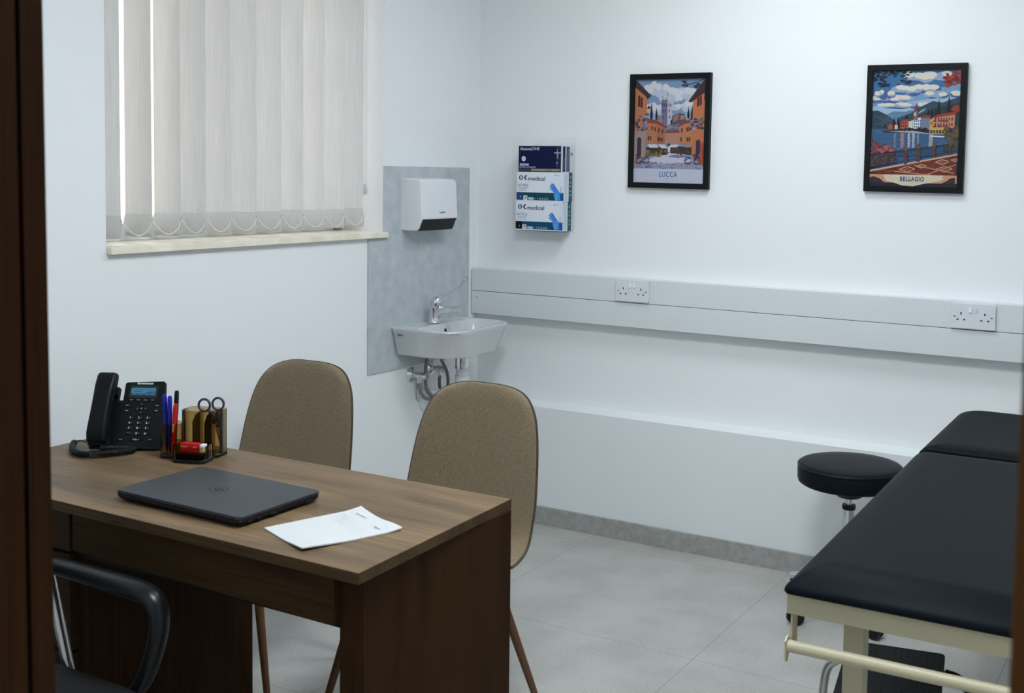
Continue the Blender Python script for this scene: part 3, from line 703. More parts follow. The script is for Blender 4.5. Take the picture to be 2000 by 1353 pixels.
    for q in range(60):
        x, y = (rnd.uniform(188, 312), rnd.uniform(560, 700)) if q % 2 else (rnd.uniform(695, 834), rnd.uniform(590, 690)); k.poly(P(*blob(x, y, 15, 13, rnd, 8)), rnd.choice([(108, 104, 132), (136, 132, 160), (82, 76, 92), (158, 154, 178), (70, 62, 70), (104, 98, 78)]))
    k.line([(X(275), Y(545)), (X(322), Y(545))], .008, (52, 44, 52)); k.poly(P((300, 490), (336, 490), (328, 540), (308, 540)), (190, 180, 160)); k.poly(P((296, 492), (318, 462), (340, 492)), (44, 40, 50))
    for x in (235, 298, 690, 770): k.ring(X(x), Y(985), .048, .010, (58, 52, 70), 16, .032); k.line([(X(x-25), Y(985)), (X(x+20), Y(955))], .008, (58, 52, 70))
    for q in range(24):
        x, y = (rnd.uniform(195, 320), rnd.uniform(940, 1020)) if q % 2 else (rnd.uniform(670, 830), rnd.uniform(880, 1020)); k.poly(P(*blob(x, y, 9, 10, rnd, 7)), rnd.choice([(88, 80, 96), (120, 110, 130), (70, 62, 74)]))
    # caption
    k.rect(0, 0, 1, Y(1066), (196, 198, 216)); k.text('LUCCA', .50, Y(1120), .072, (62, 108, 156), .0012, space=1.12, sx=1.02)
    k.text('ITALY', .50, Y(1165), .020, (120, 140, 170), 0, space=1.5, sx=1.2); k.line([(.38, Y(1166)), (.42, Y(1166))], .002, (150, 165, 190)); k.line([(.58, Y(1166)), (.62, Y(1166))], .002, (150, 165, 190))

def art_bellagio(k):
    rnd = random.Random(9)
    X = lambda x: (x-200)/785; Y = lambda y: (1240-y)/1070
    P = lambda *a: clampu([(X(x), Y(y)) for x, y in a])
    k.rect(0, 0, 1, 1, (66, 112, 160)); k.poly(P((200, 440), (1000, 300), (1000, 600), (200, 600)), (120, 158, 192)); k.poly(P((200, 500), (700, 440), (1000, 400), (1000, 600), (200, 600)), (160, 188, 210))
    clouds(k, rnd, [(.62, .95, .24, .06), (.50, .84, .22, .05), (.20, .76, .22, .04), (.14, .80, .10, .04), (.42, .70, .30, .03), (.84, .79, .2, .04)], [(74, 98, 146), (150, 168, 194), (222, 214, 200)], 8)
    for q in range(70): x = rnd.uniform(200, 545); k.poly(P(*blob(x, rnd.uniform(170, 325)-(x-200)*.10, 17, 9, rnd, 7, .45)), rnd.choice([(36, 44, 58), (48, 60, 70), (28, 34, 46)]))
    for q in range(34): x = rnd.uniform(840, 1000); k.poly(P(*blob(x, rnd.uniform(215, 325)-(x-840)*.28, 20, 15, rnd, 8, .4)), rnd.choice([(150, 58, 48), (116, 44, 42), (176, 76, 58)]))
    # hills
    k.poly(P((310, 585), (400, 545), (500, 550), (640, 520), (700, 500), (1000, 560), (1000, 720), (310, 720)), (98, 132, 162)); k.poly(P((430, 610), (560, 560), (650, 500), (745, 455), (830, 470), (1000, 415), (1000, 720), (430, 720)), (56, 76, 92)); k.poly(P((600, 610), (760, 520), (1000, 470), (1000, 720), (600, 720)), (48, 62, 70))
    k.poly(P((198, 540), (255, 538), (330, 575), (420, 640), (430, 715), (198, 715)), (50, 70, 84))
    for q in range(14): k.line([(X(rnd.uniform(200, 330)), Y(rnd.uniform(570, 690))), (X(rnd.uniform(300, 400)), Y(rnd.uniform(620, 700)))], .005, (72, 94, 108))
    k.poly(P((640, 540), (690, 515), (670, 545), (610, 575)), (132, 164, 190))
    # lake
    k.rect(0, Y(960), 1, Y(708), (64, 96, 130))
    for q in range(90): x, y = rnd.uniform(200, 950), rnd.uniform(715, 955); k.poly(P((x, y), (x+rnd.uniform(25, 80), y+2), (x+rnd.uniform(20, 60), y+5)), rnd.choice([(46, 72, 104), (96, 128, 158), (126, 154, 178), (54, 84, 118)]))
    for x, w, c in ((470, 34, (200, 140, 124)), (535, 22, (206, 208, 214)), (575, 26, (196, 200, 212)), (618, 20, (150, 160, 182)), (725, 40, (196, 188, 176)), (410, 18, (140, 150, 168))):
        for y in range(748, 880, 9): k.poly(P((x+rnd.uniform(-6, 6), y), (x+w+rnd.uniform(-8, 8), y+1), (x+w*.8, y+6), (x, y+6)), c)
    k.poly(P((285, 722), (420, 710), (700, 715), (900, 735), (880, 768), (700, 752), (520, 742), (330, 738)), (40, 42, 54)); k.poly(P((285, 720), (420, 728), (560, 722), (700, 745), (860, 752), (860, 760), (690, 752), (420, 735)), (176, 172, 172))
    # shore town
    for x, y0, y1, w in ((405, 600, 700, 16), (445, 605, 700, 14), (325, 655, 700, 9), (712, 520, 620, 14), (780, 540, 600, 13), (740, 520, 600, 12), (800, 430, 585, 15), (888, 400, 570, 20), (520, 580, 640, 18)): k.poly(P((x, y0), (x+w, y1-30), (x+w*.6, y1), (x-w*.6, y1), (x-w, y1-30)), (32, 38, 42))
    for a, c in ((((355, 672), (395, 668), (395, 714), (355, 714)), (164, 86, 66)), (((412, 672), (440, 668), (440, 712), (412, 712)), (208, 200, 176)), (((465, 640), (536, 625), (536, 712), (465, 708)), (176, 88, 70)), (((538, 640), (575, 628), (575, 708), (538, 708)), (206, 202, 186)), (((578, 622), (645, 600), (645, 708), (578, 705)), (206, 214, 226)), (((645, 612), (725, 606), (725, 712), (645, 708)), (112, 124, 148)), (((725, 622), (760, 606), (760, 712), (725, 712)), (204, 150, 84)), (((760, 606), (945, 575), (945, 700), (760, 708)), (198, 132, 104))): k.poly(P(*a), c)
    for a in (((350, 674), (372, 656), (398, 668)), ((460, 642), (490, 622), (540, 614), (540, 630)), ((640, 608), (660, 584), (735, 584), (728, 608)), ((740, 612), (790, 580), (960, 548), (955, 578)), ((900, 540), (940, 490), (985, 500), (985, 560)), ((405, 674), (425, 660), (445, 670))): k.poly(P(*a), (150, 62, 48))
    k.poly(P((582, 628), (584, 540), (610, 540), (622, 625)), (140, 92, 84)); k.poly(P((582, 542), (605, 460), (620, 545)), (112, 70, 66)); k.poly(P((582, 560), (600, 556), (600, 590), (582, 592)), (200, 190, 184))
    for x in range(588, 640, 17):
        for y in (628, 655, 682): k.rect(X(x), Y(y+16), X(x+8), Y(y), (64, 76, 104))
    for x in range(772, 940, 24):
        for y in (606, 656): k.rect(X(x), Y(y+26), X(x+10), Y(y), (70, 56, 66))
    for x in (472, 490, 508): k.rect(X(x), Y(690), X(x+9), Y(672), (80, 46, 46)); k.rect(X(x), Y(662), X(x+9), Y(646), (80, 46, 46))
    for x in (733, 745): k.rect(X(x), Y(668), X(x+7), Y(646), (110, 78, 50))
    for q in range(20): k.poly(P(*blob(rnd.uniform(765, 880), rnd.choice([638, 684]), 14, 9, rnd, 7)), rnd.choice([(108, 58, 66), (130, 72, 78), (84, 50, 56)]))
    k.poly(P((700, 712), (760, 702), (910, 702), (915, 716), (720, 722)), (206, 168, 84)); k.rect(X(720), Y(748), X(900), Y(718), (92, 70, 56))
    for x in range(730, 900, 26): k.line([(X(x), Y(745)), (X(x), Y(716))], .006, (206, 190, 150))
    for q in range(30): k.poly(P(*blob(rnd.uniform(460, 720), rnd.uniform(700, 722), 11, 8, rnd, 7)), (44, 44, 50))
    for q in range(46): k.poly(P(*blob(rnd.uniform(865, 990), rnd.uniform(690, 900), 20, 18, rnd, 8)), rnd.choice([(74, 82, 60), (58, 62, 54), (98, 92, 62), (110, 62, 54), (126, 70, 58)]))
    k.poly(P((730, 768), (865, 772), (855, 786), (740, 784)), (206, 204, 204))
    # terrace, hedge, railing
    for q in range(60): x = rnd.uniform(188, 420); k.poly(P(*blob(x, rnd.uniform(800+(x-190)*.42, 950), 17, 14, rnd, 8)), rnd.choice([(150, 76, 84), (180, 100, 104), (112, 58, 68), (92, 50, 58), (136, 64, 66)]))
    k.poly(P((188, 955), (420, 935), (450, 1010), (188, 1075)), (70, 60, 66))
    for q in range(50): x = rnd.uniform(188, 440); k.poly(P(*blob(x, rnd.uniform(960, 1060-(x-188)*.2), 9, 7, rnd, 7)), rnd.choice([(92, 76, 80), (54, 46, 54), (120, 84, 90), (84, 66, 66)]))
    k.poly(P((186, 1108), (978, 940), (972, 1240), (186, 1240)), (116, 52, 42))
    for q in range(70): x = rnd.uniform(200, 970); k.poly(P(*blob(x, rnd.uniform(1112-(x-186)*.20, 1130), 22, 6, rnd, 7)), rnd.choice([(94, 42, 38), (140, 68, 52), (80, 38, 38)]))
    for cx, cy, r in ((540, 1082, 70), (665, 1050, 46), (850, 1010, 60), (870, 1075, 70), (960, 990, 36)):
        k.line([(X(cx-r), Y(cy)), (X(cx), Y(cy-r*.38)), (X(cx+r), Y(cy-r*.1)), (X(cx+r*.1), Y(cy+r*.36)), (X(cx-r), Y(cy))], .008, (196, 158, 128)); k.poly(P(*circ(cx, cy, r*.42, 12, r*.18)), (146, 84, 64))
    for a, b in (((420, 1100), (760, 1130)), ((600, 1040), (960, 1110)), ((700, 1130), (975, 1030))): k.line([(X(a[0]), Y(a[1])), (X(b[0]), Y(b[1]))], .009, (180, 134, 106))
    k.poly(P((186, 1092), (980, 932), (980, 946), (186, 1108)), (206, 172, 142))
    k.line([(X(188), Y(1072)), (X(520), Y(1002)), (X(980), Y(905))], .006, (50, 44, 52)); k.line([(X(188), Y(952)), (X(520), Y(905)), (X(920), Y(846))], .007, (50, 44, 52))
    for i in range(36):
        x = 420+i*14.5; k.line([(X(x), Y(918-(x-420)*.15)), (X(x), Y(1022-(x-420)*.21))], .0035, (56, 52, 62), i > 0)
    for x, y0, y1, w in ((525, 872, 1036, 14), (636, 848, 1010, 17), (776, 836, 972, 12), (916, 822, 942, 9)): k.rect(X(x-w), Y(y1), X(x+w), Y(y0+18), (92, 62, 62)); k.poly(P(*circ(x, y0+10, w*1.0, 12, 16)), (108, 76, 74)); k.rect(X(x-w*1.25), Y(y0+34), X(x+w*1.25), Y(y0+24), (120, 88, 82))
    # caption ribbon
    k.rect(0, 0, 1, Y(1130), (198, 150, 118))
    k.poly(P((186, 1160), (240, 1150), (300, 1172), (330, 1200), (420, 1225), (186, 1240)), (66, 48, 56)); k.poly(P((968, 1150), (920, 1160), (900, 1180), (850, 1205), (740, 1228), (968, 1240)), (66, 48, 56)); k.rect(0, 0, 1, Y(1205), (44, 40, 52))
    k.poly(P((325, 1132), (870, 1132), (850, 1150), (872, 1165), (830, 1185), (690, 1212), (600, 1236), (500, 1230), (440, 1210), (350, 1188), (340, 1165)), (214, 200, 176))
    k.text('BELLAGIO', X(588), Y(1172), .052, (70, 92, 128), .0022, space=1.15, sx=1.06); k.text('ITALY', X(580), Y(1210), .011, (110, 110, 120), 0, space=1.5, sx=1.2)
poster('black framed LUCCA poster of an old town street with a tower', .9080, 1.6245, .3465, .4475, .0215, R(.35), art_lucca)
poster('black framed BELLAGIO poster of a lakeside village and terrace', 1.8563, 1.6290, .3440, .4475, .0205, R(.35), art_bellagio)

# ------------------------------------------------------------------ desk
DZT = .75
desk = thing('office_desk', 'brown oak-effect office desk with a closed laptop on it', 'desk', (.9, -2.27, 0))
T = Matrix.Translation((-.9, 2.27, 0))
g = G(); g.prism([(.2818, -2.0263), (.2818, -2.5362), (1.5242, -2.5362), (1.4992, -2.0158)], DZT-.0205, DZT, 'z', .0006, 1, T); top = g.out('desktop', M['desk_x'], desk, 30)
g = G(); eo = [(.281, -2.0255), (.281, -2.537), (1.525, -2.537), (1.5, -2.015)]; ei = [(.2819, -2.0264), (.2819, -2.5361), (1.5241, -2.5361), (1.4991, -2.0159)]
g.loft([[(x, y, z) for x, y in q] for q, z in ((eo, DZT-.0207), (eo, DZT-.0004), (ei, DZT-.0001), (ei, DZT-.0207))], False, True, T); g.out('edge_band', M['edge_band'], top, 20)
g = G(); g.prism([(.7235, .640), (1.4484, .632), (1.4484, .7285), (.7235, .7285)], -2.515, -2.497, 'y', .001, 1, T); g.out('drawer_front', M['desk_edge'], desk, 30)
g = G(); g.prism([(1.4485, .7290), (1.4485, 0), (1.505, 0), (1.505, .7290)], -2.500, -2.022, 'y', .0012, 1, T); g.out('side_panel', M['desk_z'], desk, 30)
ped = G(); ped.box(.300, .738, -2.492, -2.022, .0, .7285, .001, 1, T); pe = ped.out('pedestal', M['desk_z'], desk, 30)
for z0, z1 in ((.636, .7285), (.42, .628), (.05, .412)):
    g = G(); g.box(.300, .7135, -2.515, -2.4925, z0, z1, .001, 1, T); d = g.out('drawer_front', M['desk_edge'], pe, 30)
g = G(); g.box(.7385, 1.4484, -2.048, -2.030, .50, .7285, .001, 1, T); g.out('modesty_panel', M['desk_x'], desk, 30)

g = G(); g.box(.7385, 1.4480, -2.4965, -2.20, .622, .634, 0, 1, T); g.out('drawer_bottom', M['glass_black'], desk)

# ------------------------------------------------------------------ upholstered visitor chairs
def make_chair():
    t = thing('visitor_chair', '', 'chair')
    st = [(-.222, .425, .120), (-.218, .442, .170), (-.205, .456, .197), (-.165, .464, .214), (-.08, .457, .223), (.02, .449, .226), (.085, .449, .224), (.128, .459, .219), (.160, .480, .214), (.184, .515, .211), (.203, .575, .210), (.220, .660, .203), (.233, .730, .193), (.243, .785, .178), (.2495, .823, .155), (.2535, .846, .126), (.2560, .860, .085), (.257, .865, .04)]
    prof = [Vector((0, a, b)) for a, b, _ in st]
    fine = spline(prof, 4); ws = [p.x for p in spline([(w, 0, 0) for _, _, w in st], 4)]
    n = len(fine); NM = 20; front = []; back = []
    for i, (p, w) in enumerate(zip(fine, ws)):
        d = (fine[min(i+1, n-1)]-fine[max(i-1, 0)]).normalized(); nr = Vector((0, -d.z, d.y))      # towards the sitter
        if nr.z < 0 and p.y < 0: nr = -nr
        f = i/(n-1); e = min(1, f*9, (1-f)*6)
        wrap = .030*math.sin(PI*min(1, max(0, (f-.30)/.62)))**1 if f > .3 else .012*(f/.3)
        a, b = [], []
        for j in range(NM+1):
            q = -1+2*j/NM; side = max(0, 1-abs(q)**6)**.5
            c = Vector((w*q, p.y, p.z))+nr*(wrap*abs(q)**2.2)
            a.append(c+nr*(.004+.012*side*e**.5)); b.append(c-nr*(.004+.012*side*e**.5))
        front.append(a); back.append(b)
    g = G(); verts = []; faces = []
    for grid in (front, back):
        for r in grid: verts += r
    m = NM+1; o2 = n*m
    for i in range(n-1):
        for j in range(NM):
            q = i*m+j
            faces += [(q, q+1, q+1+m, q+m), (o2+q, o2+q+m, o2+q+1+m, o2+q+1)]
    for i in range(n-1):
        for j in (0, NM): q = i*m+j; faces.append((q, q+m, o2+q+m, o2+q) if j == 0 else (q, o2+q, o2+q+m, q+m))
    for j in range(NM):
        for i in (0, n-1): q = i*m+j; faces.append((q, q+1, o2+q+1, o2+q))
    g.raw(verts, faces); sh = g.out('seat_shell', M['fabric'], t, 60)
    edge = [(front[i][0]+back[i][0])/2 for i in range(n)]+[(front[n-1][j]+back[n-1][j])/2 for j in range(1, NM)]+[(front[i][NM]+back[i][NM])/2 for i in range(n-1, -1, -1)]+[(front[0][j]+back[0][j])/2 for j in range(NM-1, 0, -1)]
    c = sum(edge, Vector())/len(edge); 
    g = G(); g.tube([p+(Vector((p.x, 0, 0))*.012) for p in edge], .0030, 8, True); g.out('piping', M['piping'], sh, 60)
    g = G(); g.box(-.10, .10, -.12, .10, .425, .4335, .002); g.box(-.012, .012, -.15, .13, .412, .4245, .001); g.box(-.15, .15, -.022, .002, .412, .4245, .001); g.out('seat_bracket', M['black'], t)
    for sx in (-1, 1):
        for y0, y1 in ((-.12, -.18), (.10, .20)):
            g = G(); a, b = Vector((sx*.115, y0, .430)), Vector((sx*.222, y1, .004)); N = 9
            g.tube([a.lerp(b, k/N) for k in range(N+1)], [.0142-.0058*(k/N)**1.2 for k in range(N+1)], 16); lg = g.out('leg', M['leg_wood'], t, 50)
            h = G(); h.lathe([(.009, .0), (.009, .006)], 12, Matrix.Translation((b.x, b.y, 0))); h.out('foot_glide', M['black'], lg)
    return t
def copy_tree(o, parent=None):
    c = o.copy(); COL.objects.link(c)
    if parent: c.parent = parent
    for ch in list(o.children): copy_tree(ch, c)
    return c
c1 = make_chair(); c1['group'] = 'visitor chairs behind the desk'
c2 = copy_tree(c1)
c1.location = (.405, -1.70, 0); c1.rotation_euler = (0, 0, R(3)); c1['label'] = 'taupe fabric chair behind the desk, nearer the window wall and the telephone'
c2.location = (1.045, -1.70, 0); c2['label'] = 'taupe fabric chair at the free end of the desk, below the basin'

# ------------------------------------------------------------------ office chair tucked at the near side
oc = thing('office_chair', 'black office chair with looped armrests pushed under the near side of the desk', 'office chair', (.92, -2.865, 0))
def seat_ring(z, s): return [(x*s, y*s, z) for x, y in rrect(.47, .45, .09, 8)]
g = G(); g.loft([seat_ring(.410, .93), seat_ring(.420, .98), seat_ring(.450, 1), seat_ring(.473, .985), seat_ring(.482, .94), seat_ring(.485, .8)]); g.out('seat', M['dark'], oc, 50)
g = G()
g.loft([[(-.27-.05*(z-.55)+.03*(1-(y/.22)**2)*-1+e, y, z) for e, y in ((0, -w), (.0, -w*.5), (0, 0), (0, w*.5), (0, w), (-.045, w*.96), (-.05, w*.5), (-.05, 0), (-.05, -w*.5), (-.045, -w*.96))] for z, w in ((.55, .18), (.58, .205), (.70, .22), (.90, .22), (1.02, .20), (1.05, .17))]); g.out('backrest', M['vinyl2'], oc, 50)
for s in (1, -1):
    yy = s*.248; 
    g = G(); pts = spline([(-.24, yy, .648), (-.12, yy, .655), (.05, yy, .655), (.130, yy, .653), (.172, yy, .646), (.193, yy-.001*s, .618), (.190, yy-.004*s, .565), (.158, yy-.010*s, .485), (.108, yy-.02*s, .435), (.06, yy-.05*s, .415)], 6)
    rad = [.0165+.006*math.exp(-((k/len(pts)-.30)/.22)**2) for k in range(len(pts))]
    g.tube(pts, rad, 14, flat=(.80, 1.18)); ar = g.out('armrest', M['arm'], oc, 60)
    g = G(); g.tube([(-.135, yy, .640), (-.055, yy-.01*s, .440)], .0085, 12); g.tube([(-.112, yy, .640), (-.040, yy-.01*s, .45)], .003, 8); g.out('armrest_strut', M['satin'], ar, 50)
    g = G(); g.lathe([(.016, 0), (.016, .02), (.012, .024)], 14, Matrix.Translation((-.135, yy, .622))); g.out('strut_cap', M['black'], ar)
g = G(); g.tube([(-.24, 0, .43), (-.33, 0, .45), (-.35, 0, .56), (-.345, 0, .72)], .018, 12); g.out('back_bar', M['black'], oc, 50)
g = G(); g.box(-.12, .12, -.10, .10, .385, .409, .006); g.lathe([(.028, .09), (.028, .26), (.016, .262), (.016, .40)], 20); g.out('gas_column', M['black'], oc)
for k in range(5):
    a = 2*PI*k/5+.3; Z = Matrix.Rotation(a, 4, 'Z')
    g = G(); g.tube([(.02, 0, .105), (.15, 0, .095), (.275, 0, .075)], [.026, .021, .016], 12, mtx=Z); lg = g.out('base_leg', M['black'], oc, 50)
    g = G(); X = Z @ Matrix.Translation((.268, 0, .0255)) @ Matrix.Rotation(R(90), 4, 'X')
    g.lathe([(.006, -.021), (.024, -.020), (.025, -.005), (.012, -.004), (.012, .004), (.025, .005), (.024, .020), (.006, .021)], 20, X); g.lathe([(.006, .02), (.006, .07)], 10, Z @ Matrix.Translation((.268, 0, 0))); g.out('castor', M['black'], lg)

# ------------------------------------------------------------------ things on the desk
# desk telephone
ph = thing('desk_telephone', 'black desk telephone with a lit blue display on the desk corner by the wall', 'telephone', (.39, -2.2266, DZT), R(29.6))
al = R(25); PM = Matrix(((1, 0, 0, 0), (0, math.sin(al), -math.cos(al), 0), (0, math.cos(al), math.sin(al), .006), (0, 0, 0, 1)))
def pm(x, y, z): return PM @ Matrix.Translation((x, y, z))
face = [(0, 0), (.178, 0), (.1735, .10), (.1655, .168), (.161, .172), (.069, .168), (.066, .164), (.066, .119), (.054, .119), (.054, .152), (.050, .156), (.002, .152), (-.001, .148)]
g = G(); g.prism(face, -.012, 0, 'z', .0015, 2, PM)
g.prism([(.012, .0005), (.075, .0005), (.082, .100), (.074, .112)], .02, .160, 'x', .002, 2)
g.bm.verts.ensure_lookup_table(); body = g.out('body', M['phone'], ph, 30)
for cr in ((.004, .020, .020), (.130, .150, .012)): g = G(); g.box(.004, .056, cr[0], cr[1], 0, cr[2], .003, 2, PM); g.out('cradle', M['phone'], body, 30)
hs = G(); rings = []
for y, w, z0, z1 in ((.008, .020, .014, .030), (.012, .0238, .010, .037), (.030, .0245, .008, .044), (.05, .0235, .014, .046), (.09, .0225, .018, .046), (.13, .0225, .014, .045), (.150, .0235, .008, .043), (.176, .0235, .008, .038), (.183, .0225, .011, .034), (.185, .019, .016, .030)):
    rings.append([(.029+x, y, z) for x, z in rrect(2*w, z1-z0, min(.008, (z1-z0)*.4), 4, 0, (z0+z1)/2)])
hs.loft(rings, mtx=PM); hs.out('handset', M['phone'], ph, 40)
g = G(); g.prism(rrect(.072, .033, .003, 4, .1145, .1435), -.001, .0012, 'z', .0004, 1, PM); sb = g.out('display_bezel', M['dark'], ph)
k = Ink(lambda u, v, d: pm(.1145+(u-.5)*.061, .1440+(v-.5)*.0195, .0013+d) @ Vector((0, 0, 0)))
k.rect(0, 0, 1, 1, (52, 128, 150)); k.rect(0, 0, 1, .24, (8, 50, 104)); k.rect(.62, .1, 1, .45, (20, 88, 150))
for v, a, b in ((.72, .1, .30), (.72, .36, .46), (.50, .1, .42), (.30, .62, .8), (.42, .7, .9), (.60, .72, .95)): k.line([(a, v), (b, v)], .09, (14, 62, 96))
for a in (.1, .35, .6, .85): k.line([(a, .1), (a+.1, .1)], .07, (90, 150, 180))
me = k.out('display', M['print'], sb)
sm = bpy.data.materials.new('lit blue display'); sm.use_nodes = True; b = sm.node_tree.nodes['Principled BSDF']; a_ = sm.node_tree.nodes.new('ShaderNodeAttribute'); a_.attribute_name = 'ink'
sm.node_tree.links.new(a_.outputs['Color'], b.inputs['Emission Color']); b.inputs['Emission Strength'].default_value = .42; b.inputs['Base Color'].default_value = (.01, .02, .03, 1); me.data.materials[0] = sm
k = Ink(lambda u, v, d: pm(u, v, .0002+d) @ Vector((0, 0, 0)), .00004); k.text('GRANDSTREAM', .1155, .1650, .0056, (205, 215, 215), .0003, sx=1.0); k.out('lettering', M['print'], body)
keys = [('123456789*0#'[i], .0945+.0213*(i % 3), .0775-.0132*(i//3), .0150, .0078) for i in range(12)]
keys += [('', .077, .0225, .0145, .0068), ('- VOL +', .1135, .0225, .034, .0068), ('', .150, .0225, .0145, .0068), ('', .080, .1085, .015, .0068), ('', .080, .0950, .015, .0068), ('', .154, .1085, .015, .0068), ('', .154, .0955, .015, .0068)]
keys += [('', .088+.0178*i, .1225, .0155, .0042) for i in range(4)]
for ch, x, y, w, h in keys:
    g = G(); g.prism(rrect(w, h, .0018, 3, x, y), -.0005, .0021, 'z', .0006, 1, PM); o = g.out('key', M['key'], ph, 30)
    k = Ink(lambda u, v, d: pm(u, v, .0022+d) @ Vector((0, 0, 0)))
    if ch in '123456789*0#' and ch: k.text(ch, x-.0025, y, .0072, (190, 196, 198), .0003); k.line([(x+.0012, y), (x+.0055, y)], .0011, (120, 126, 130))
    elif ch: k.text(ch, x, y, .005, (170, 176, 178), .0002)
    else: k.line([(x-.004, y), (x+.004, y)], .0016, (150, 158, 160))
    k.out('legend', M['print'], o)
g = G(); g.lathe([(.0145, -.0005), (.0145, .0018), (.0135, .0026), (.0075, .0026), (.0070, .0014), (.0062, .0014), (.0058, .0028), (.001, .003)], 28, pm(.1165, .1010, 0)); nv = g.out('navigation_key', M['key'], ph, 30)
k = Ink(lambda u, v, d: pm(.1165+u, .1010+v, .0031+d) @ Vector((0, 0, 0)))
for a, b in ((0, .0105), (.0105, 0), (0, -.0105), (-.0105, 0)): k.rect(a-.0012, b-.0008, a+.0012, b+.0008, (150, 158, 160), True)
k.rect(-.0015, -.0012, .0015, .0012, (180, 186, 188)); k.out('legend', M['print'], nv)
# coiled cord lying in front of the phone
iv = ph.matrix_basis.inverted() if False else (Matrix.Translation((.39, -2.2266, DZT)) @ Matrix.Rotation(R(29.6), 4, 'Z')).inverted()
W3 = lambda p: iv @ Vector(p)
path = spline([W3(p) for p in ((.336, -2.226, .7625), (.365, -2.252, .7605), (.405, -2.275, .7595), (.445, -2.282, .7595), (.472, -2.262, .7595), (.497, -2.225, .7595), (.508, -2.190, .7595), (.490, -2.187, .7605), (.462, -2.206, .7610), (.432, -2.224, .7610))], 60)
N = 620; cum = [0]
for a, b in zip(path, path[1:]): cum.append(cum[-1]+(b-a).length)
pts = []; j = 0
for i in range(N):
    d = cum[-1]*i/(N-1)
    while j < len(cum)-2 and cum[j+1] < d: j += 1
    f = (d-cum[j])/max(1e-9, cum[j+1]-cum[j]); p = path[j].lerp(path[j+1], f); tg = (path[j+1]-path[j]).normalized()
    s_ = tg.cross(Vector((0, 0, 1))).normalized(); up = s_.cross(tg); a = d/.0046*2*PI
    pts.append(p+(s_*math.cos(a)+up*math.sin(a))*.0066)
pre = spline([W3((.378, -2.222, .768)), W3((.350, -2.219, .768)), pts[0]], 6)
g = G(); g.tube(pre[:-1]+pts, .0018, 6); g.out('coiled_cord', M['black'], ph, 60)

# tinted desk organiser
og = thing('desk_organiser', 'brown tinted transparent desk organiser beside the telephone', 'organiser', (.5955, -2.1895, DZT), R(20))
def rim(g, poly, h0, h1, th=.002):
    n = len(poly); cx = sum(p[0] for p in poly)/n; cy = sum(p[1] for p in poly)/n
    inn = []
    for x, y in poly:
        l = math.hypot(x-cx, y-cy); inn.append((x-(x-cx)/l*th*1.2, y-(y-cy)/l*th*1.2))
    g.loft([[(x, y, h0) for x, y in poly], [(x, y, h1) for x, y in poly], [(x, y, h1) for x, y in inn], [(x, y, h0) for x, y in inn]], False, True)
cup = rrect(.050, .050, .016, 6, .025, .027); tray = rrect(.083, .058, .014, 6, .0925, .0005); rear = rrect(.098, .058, .014, 6, .089, .062)
g = G(); g.prism(rrect(.052, .052, .017, 6, .025, .027), 0, .0085, 'z', .001, 1); g.prism(rrect(.085, .060, .015, 6, .0925, .0005), 0, .0085, 'z', .001, 1); g.prism(rrect(.100, .060, .015, 6, .089, .062), 0, .0085, 'z', .001, 1); g.out('base', M['black'], og, 30)
g = G(); rim(g, cup, .0086, .084); g.out('pen_cup', M['smoke'], og, 40)
g = G(); rim(g, tray, .0086, .040); g.out('front_tray', M['smoke'], og, 40)
g = G(); g.prism(rrect(.078, .053, .012, 6, .0925, .0005), .0087, .0225, 'z'); part_label(g.out('tray_floor', M['glass_black'], og), 'dark floor of the front tray')
g = G(); rim(g, rear, .0086, .113); g.out('rear_compartment', M['smoke'], og, 40)
for x in (.071, .102):
    g = G(); g.prism([(.036, .009), (.088, .009), (.088, .108), (.050, .100), (.036, .085)], x, x+.002, 'x'); g.out('divider', M['smoke'], og)
ORG = Matrix.Translation((.5955, -2.1895, DZT)) @ Matrix.Rotation(R(20), 4, 'Z')
def pen(label, x, y, lean, h, body, cap, capname, clip=True):
    p = ORG @ Vector((x, y, .0090)); t = thing('pen', label, 'pen', p, 0, 'pens in the organiser cup'); t.rotation_euler = (R(lean[0]), R(lean[1]), R(20))
    g = G(); g.lathe([(.001, 0), (.0034, .010), (.0048, .014), (.0050, h*.62)], 14); g.out('barrel', M[body], t, 40)
    g = G(); g.lathe([(.0054, h*.62), (.0056, h*.66), (.0054, h-.006), (.0040, h), (.001, h+.001)], 14); c_ = g.out(capname, M[cap], t, 40)
    if clip: g = G(); g.box(-.0016, .0016, -.0085, -.0065, h*.70, h-.004, .0005); g.box(-.0016, .0016, -.0085, -.002, h-.010, h-.005, .0004); g.out('clip', M[cap], c_)
    return t
pen('blue pen in the organiser cup, the one next to the telephone', .0085, .030, (1, -2), .142, 'blue', 'blue', 'cap')
pen('blue pen in the organiser cup, beside the red pen', .0195, .024, (0, 0), .140, 'blue', 'blue', 'cap')
pr = pen('red pen with a pale label in the organiser cup', .0290, .019, (2, 5), .124, 'red', 'red', 'cap')
g = G(); g.box(-.0022, .0022, -.0060, -.0050, .055, .075, .0002); g.out('pale_label', M['eraser_white'], pr)
pen('black marker at the back of the organiser cup', .0200, .042, (0, 3), .150, 'black', 'black', 'cap', False)
bx = thing('eraser', 'red sleeved white eraser standing in the front tray of the organiser', 'eraser', ORG @ Vector((.0935, .001, .0226)), R(12))
g = G(); g.box(-.032, .022, -.009, .009, 0, .0205, .001); g.out('sleeve', M['red'], bx)
g = G(); g.box(.0222, .032, -.0085, .0085, .0005, .020, .0015); g.out('rubber', M['eraser_white'], bx)
k = Ink(lambda u, v, d: (u, -.0091-d, v)); k.text('eraser', -.008, .034, .010, (215, 190, 190), .0002)
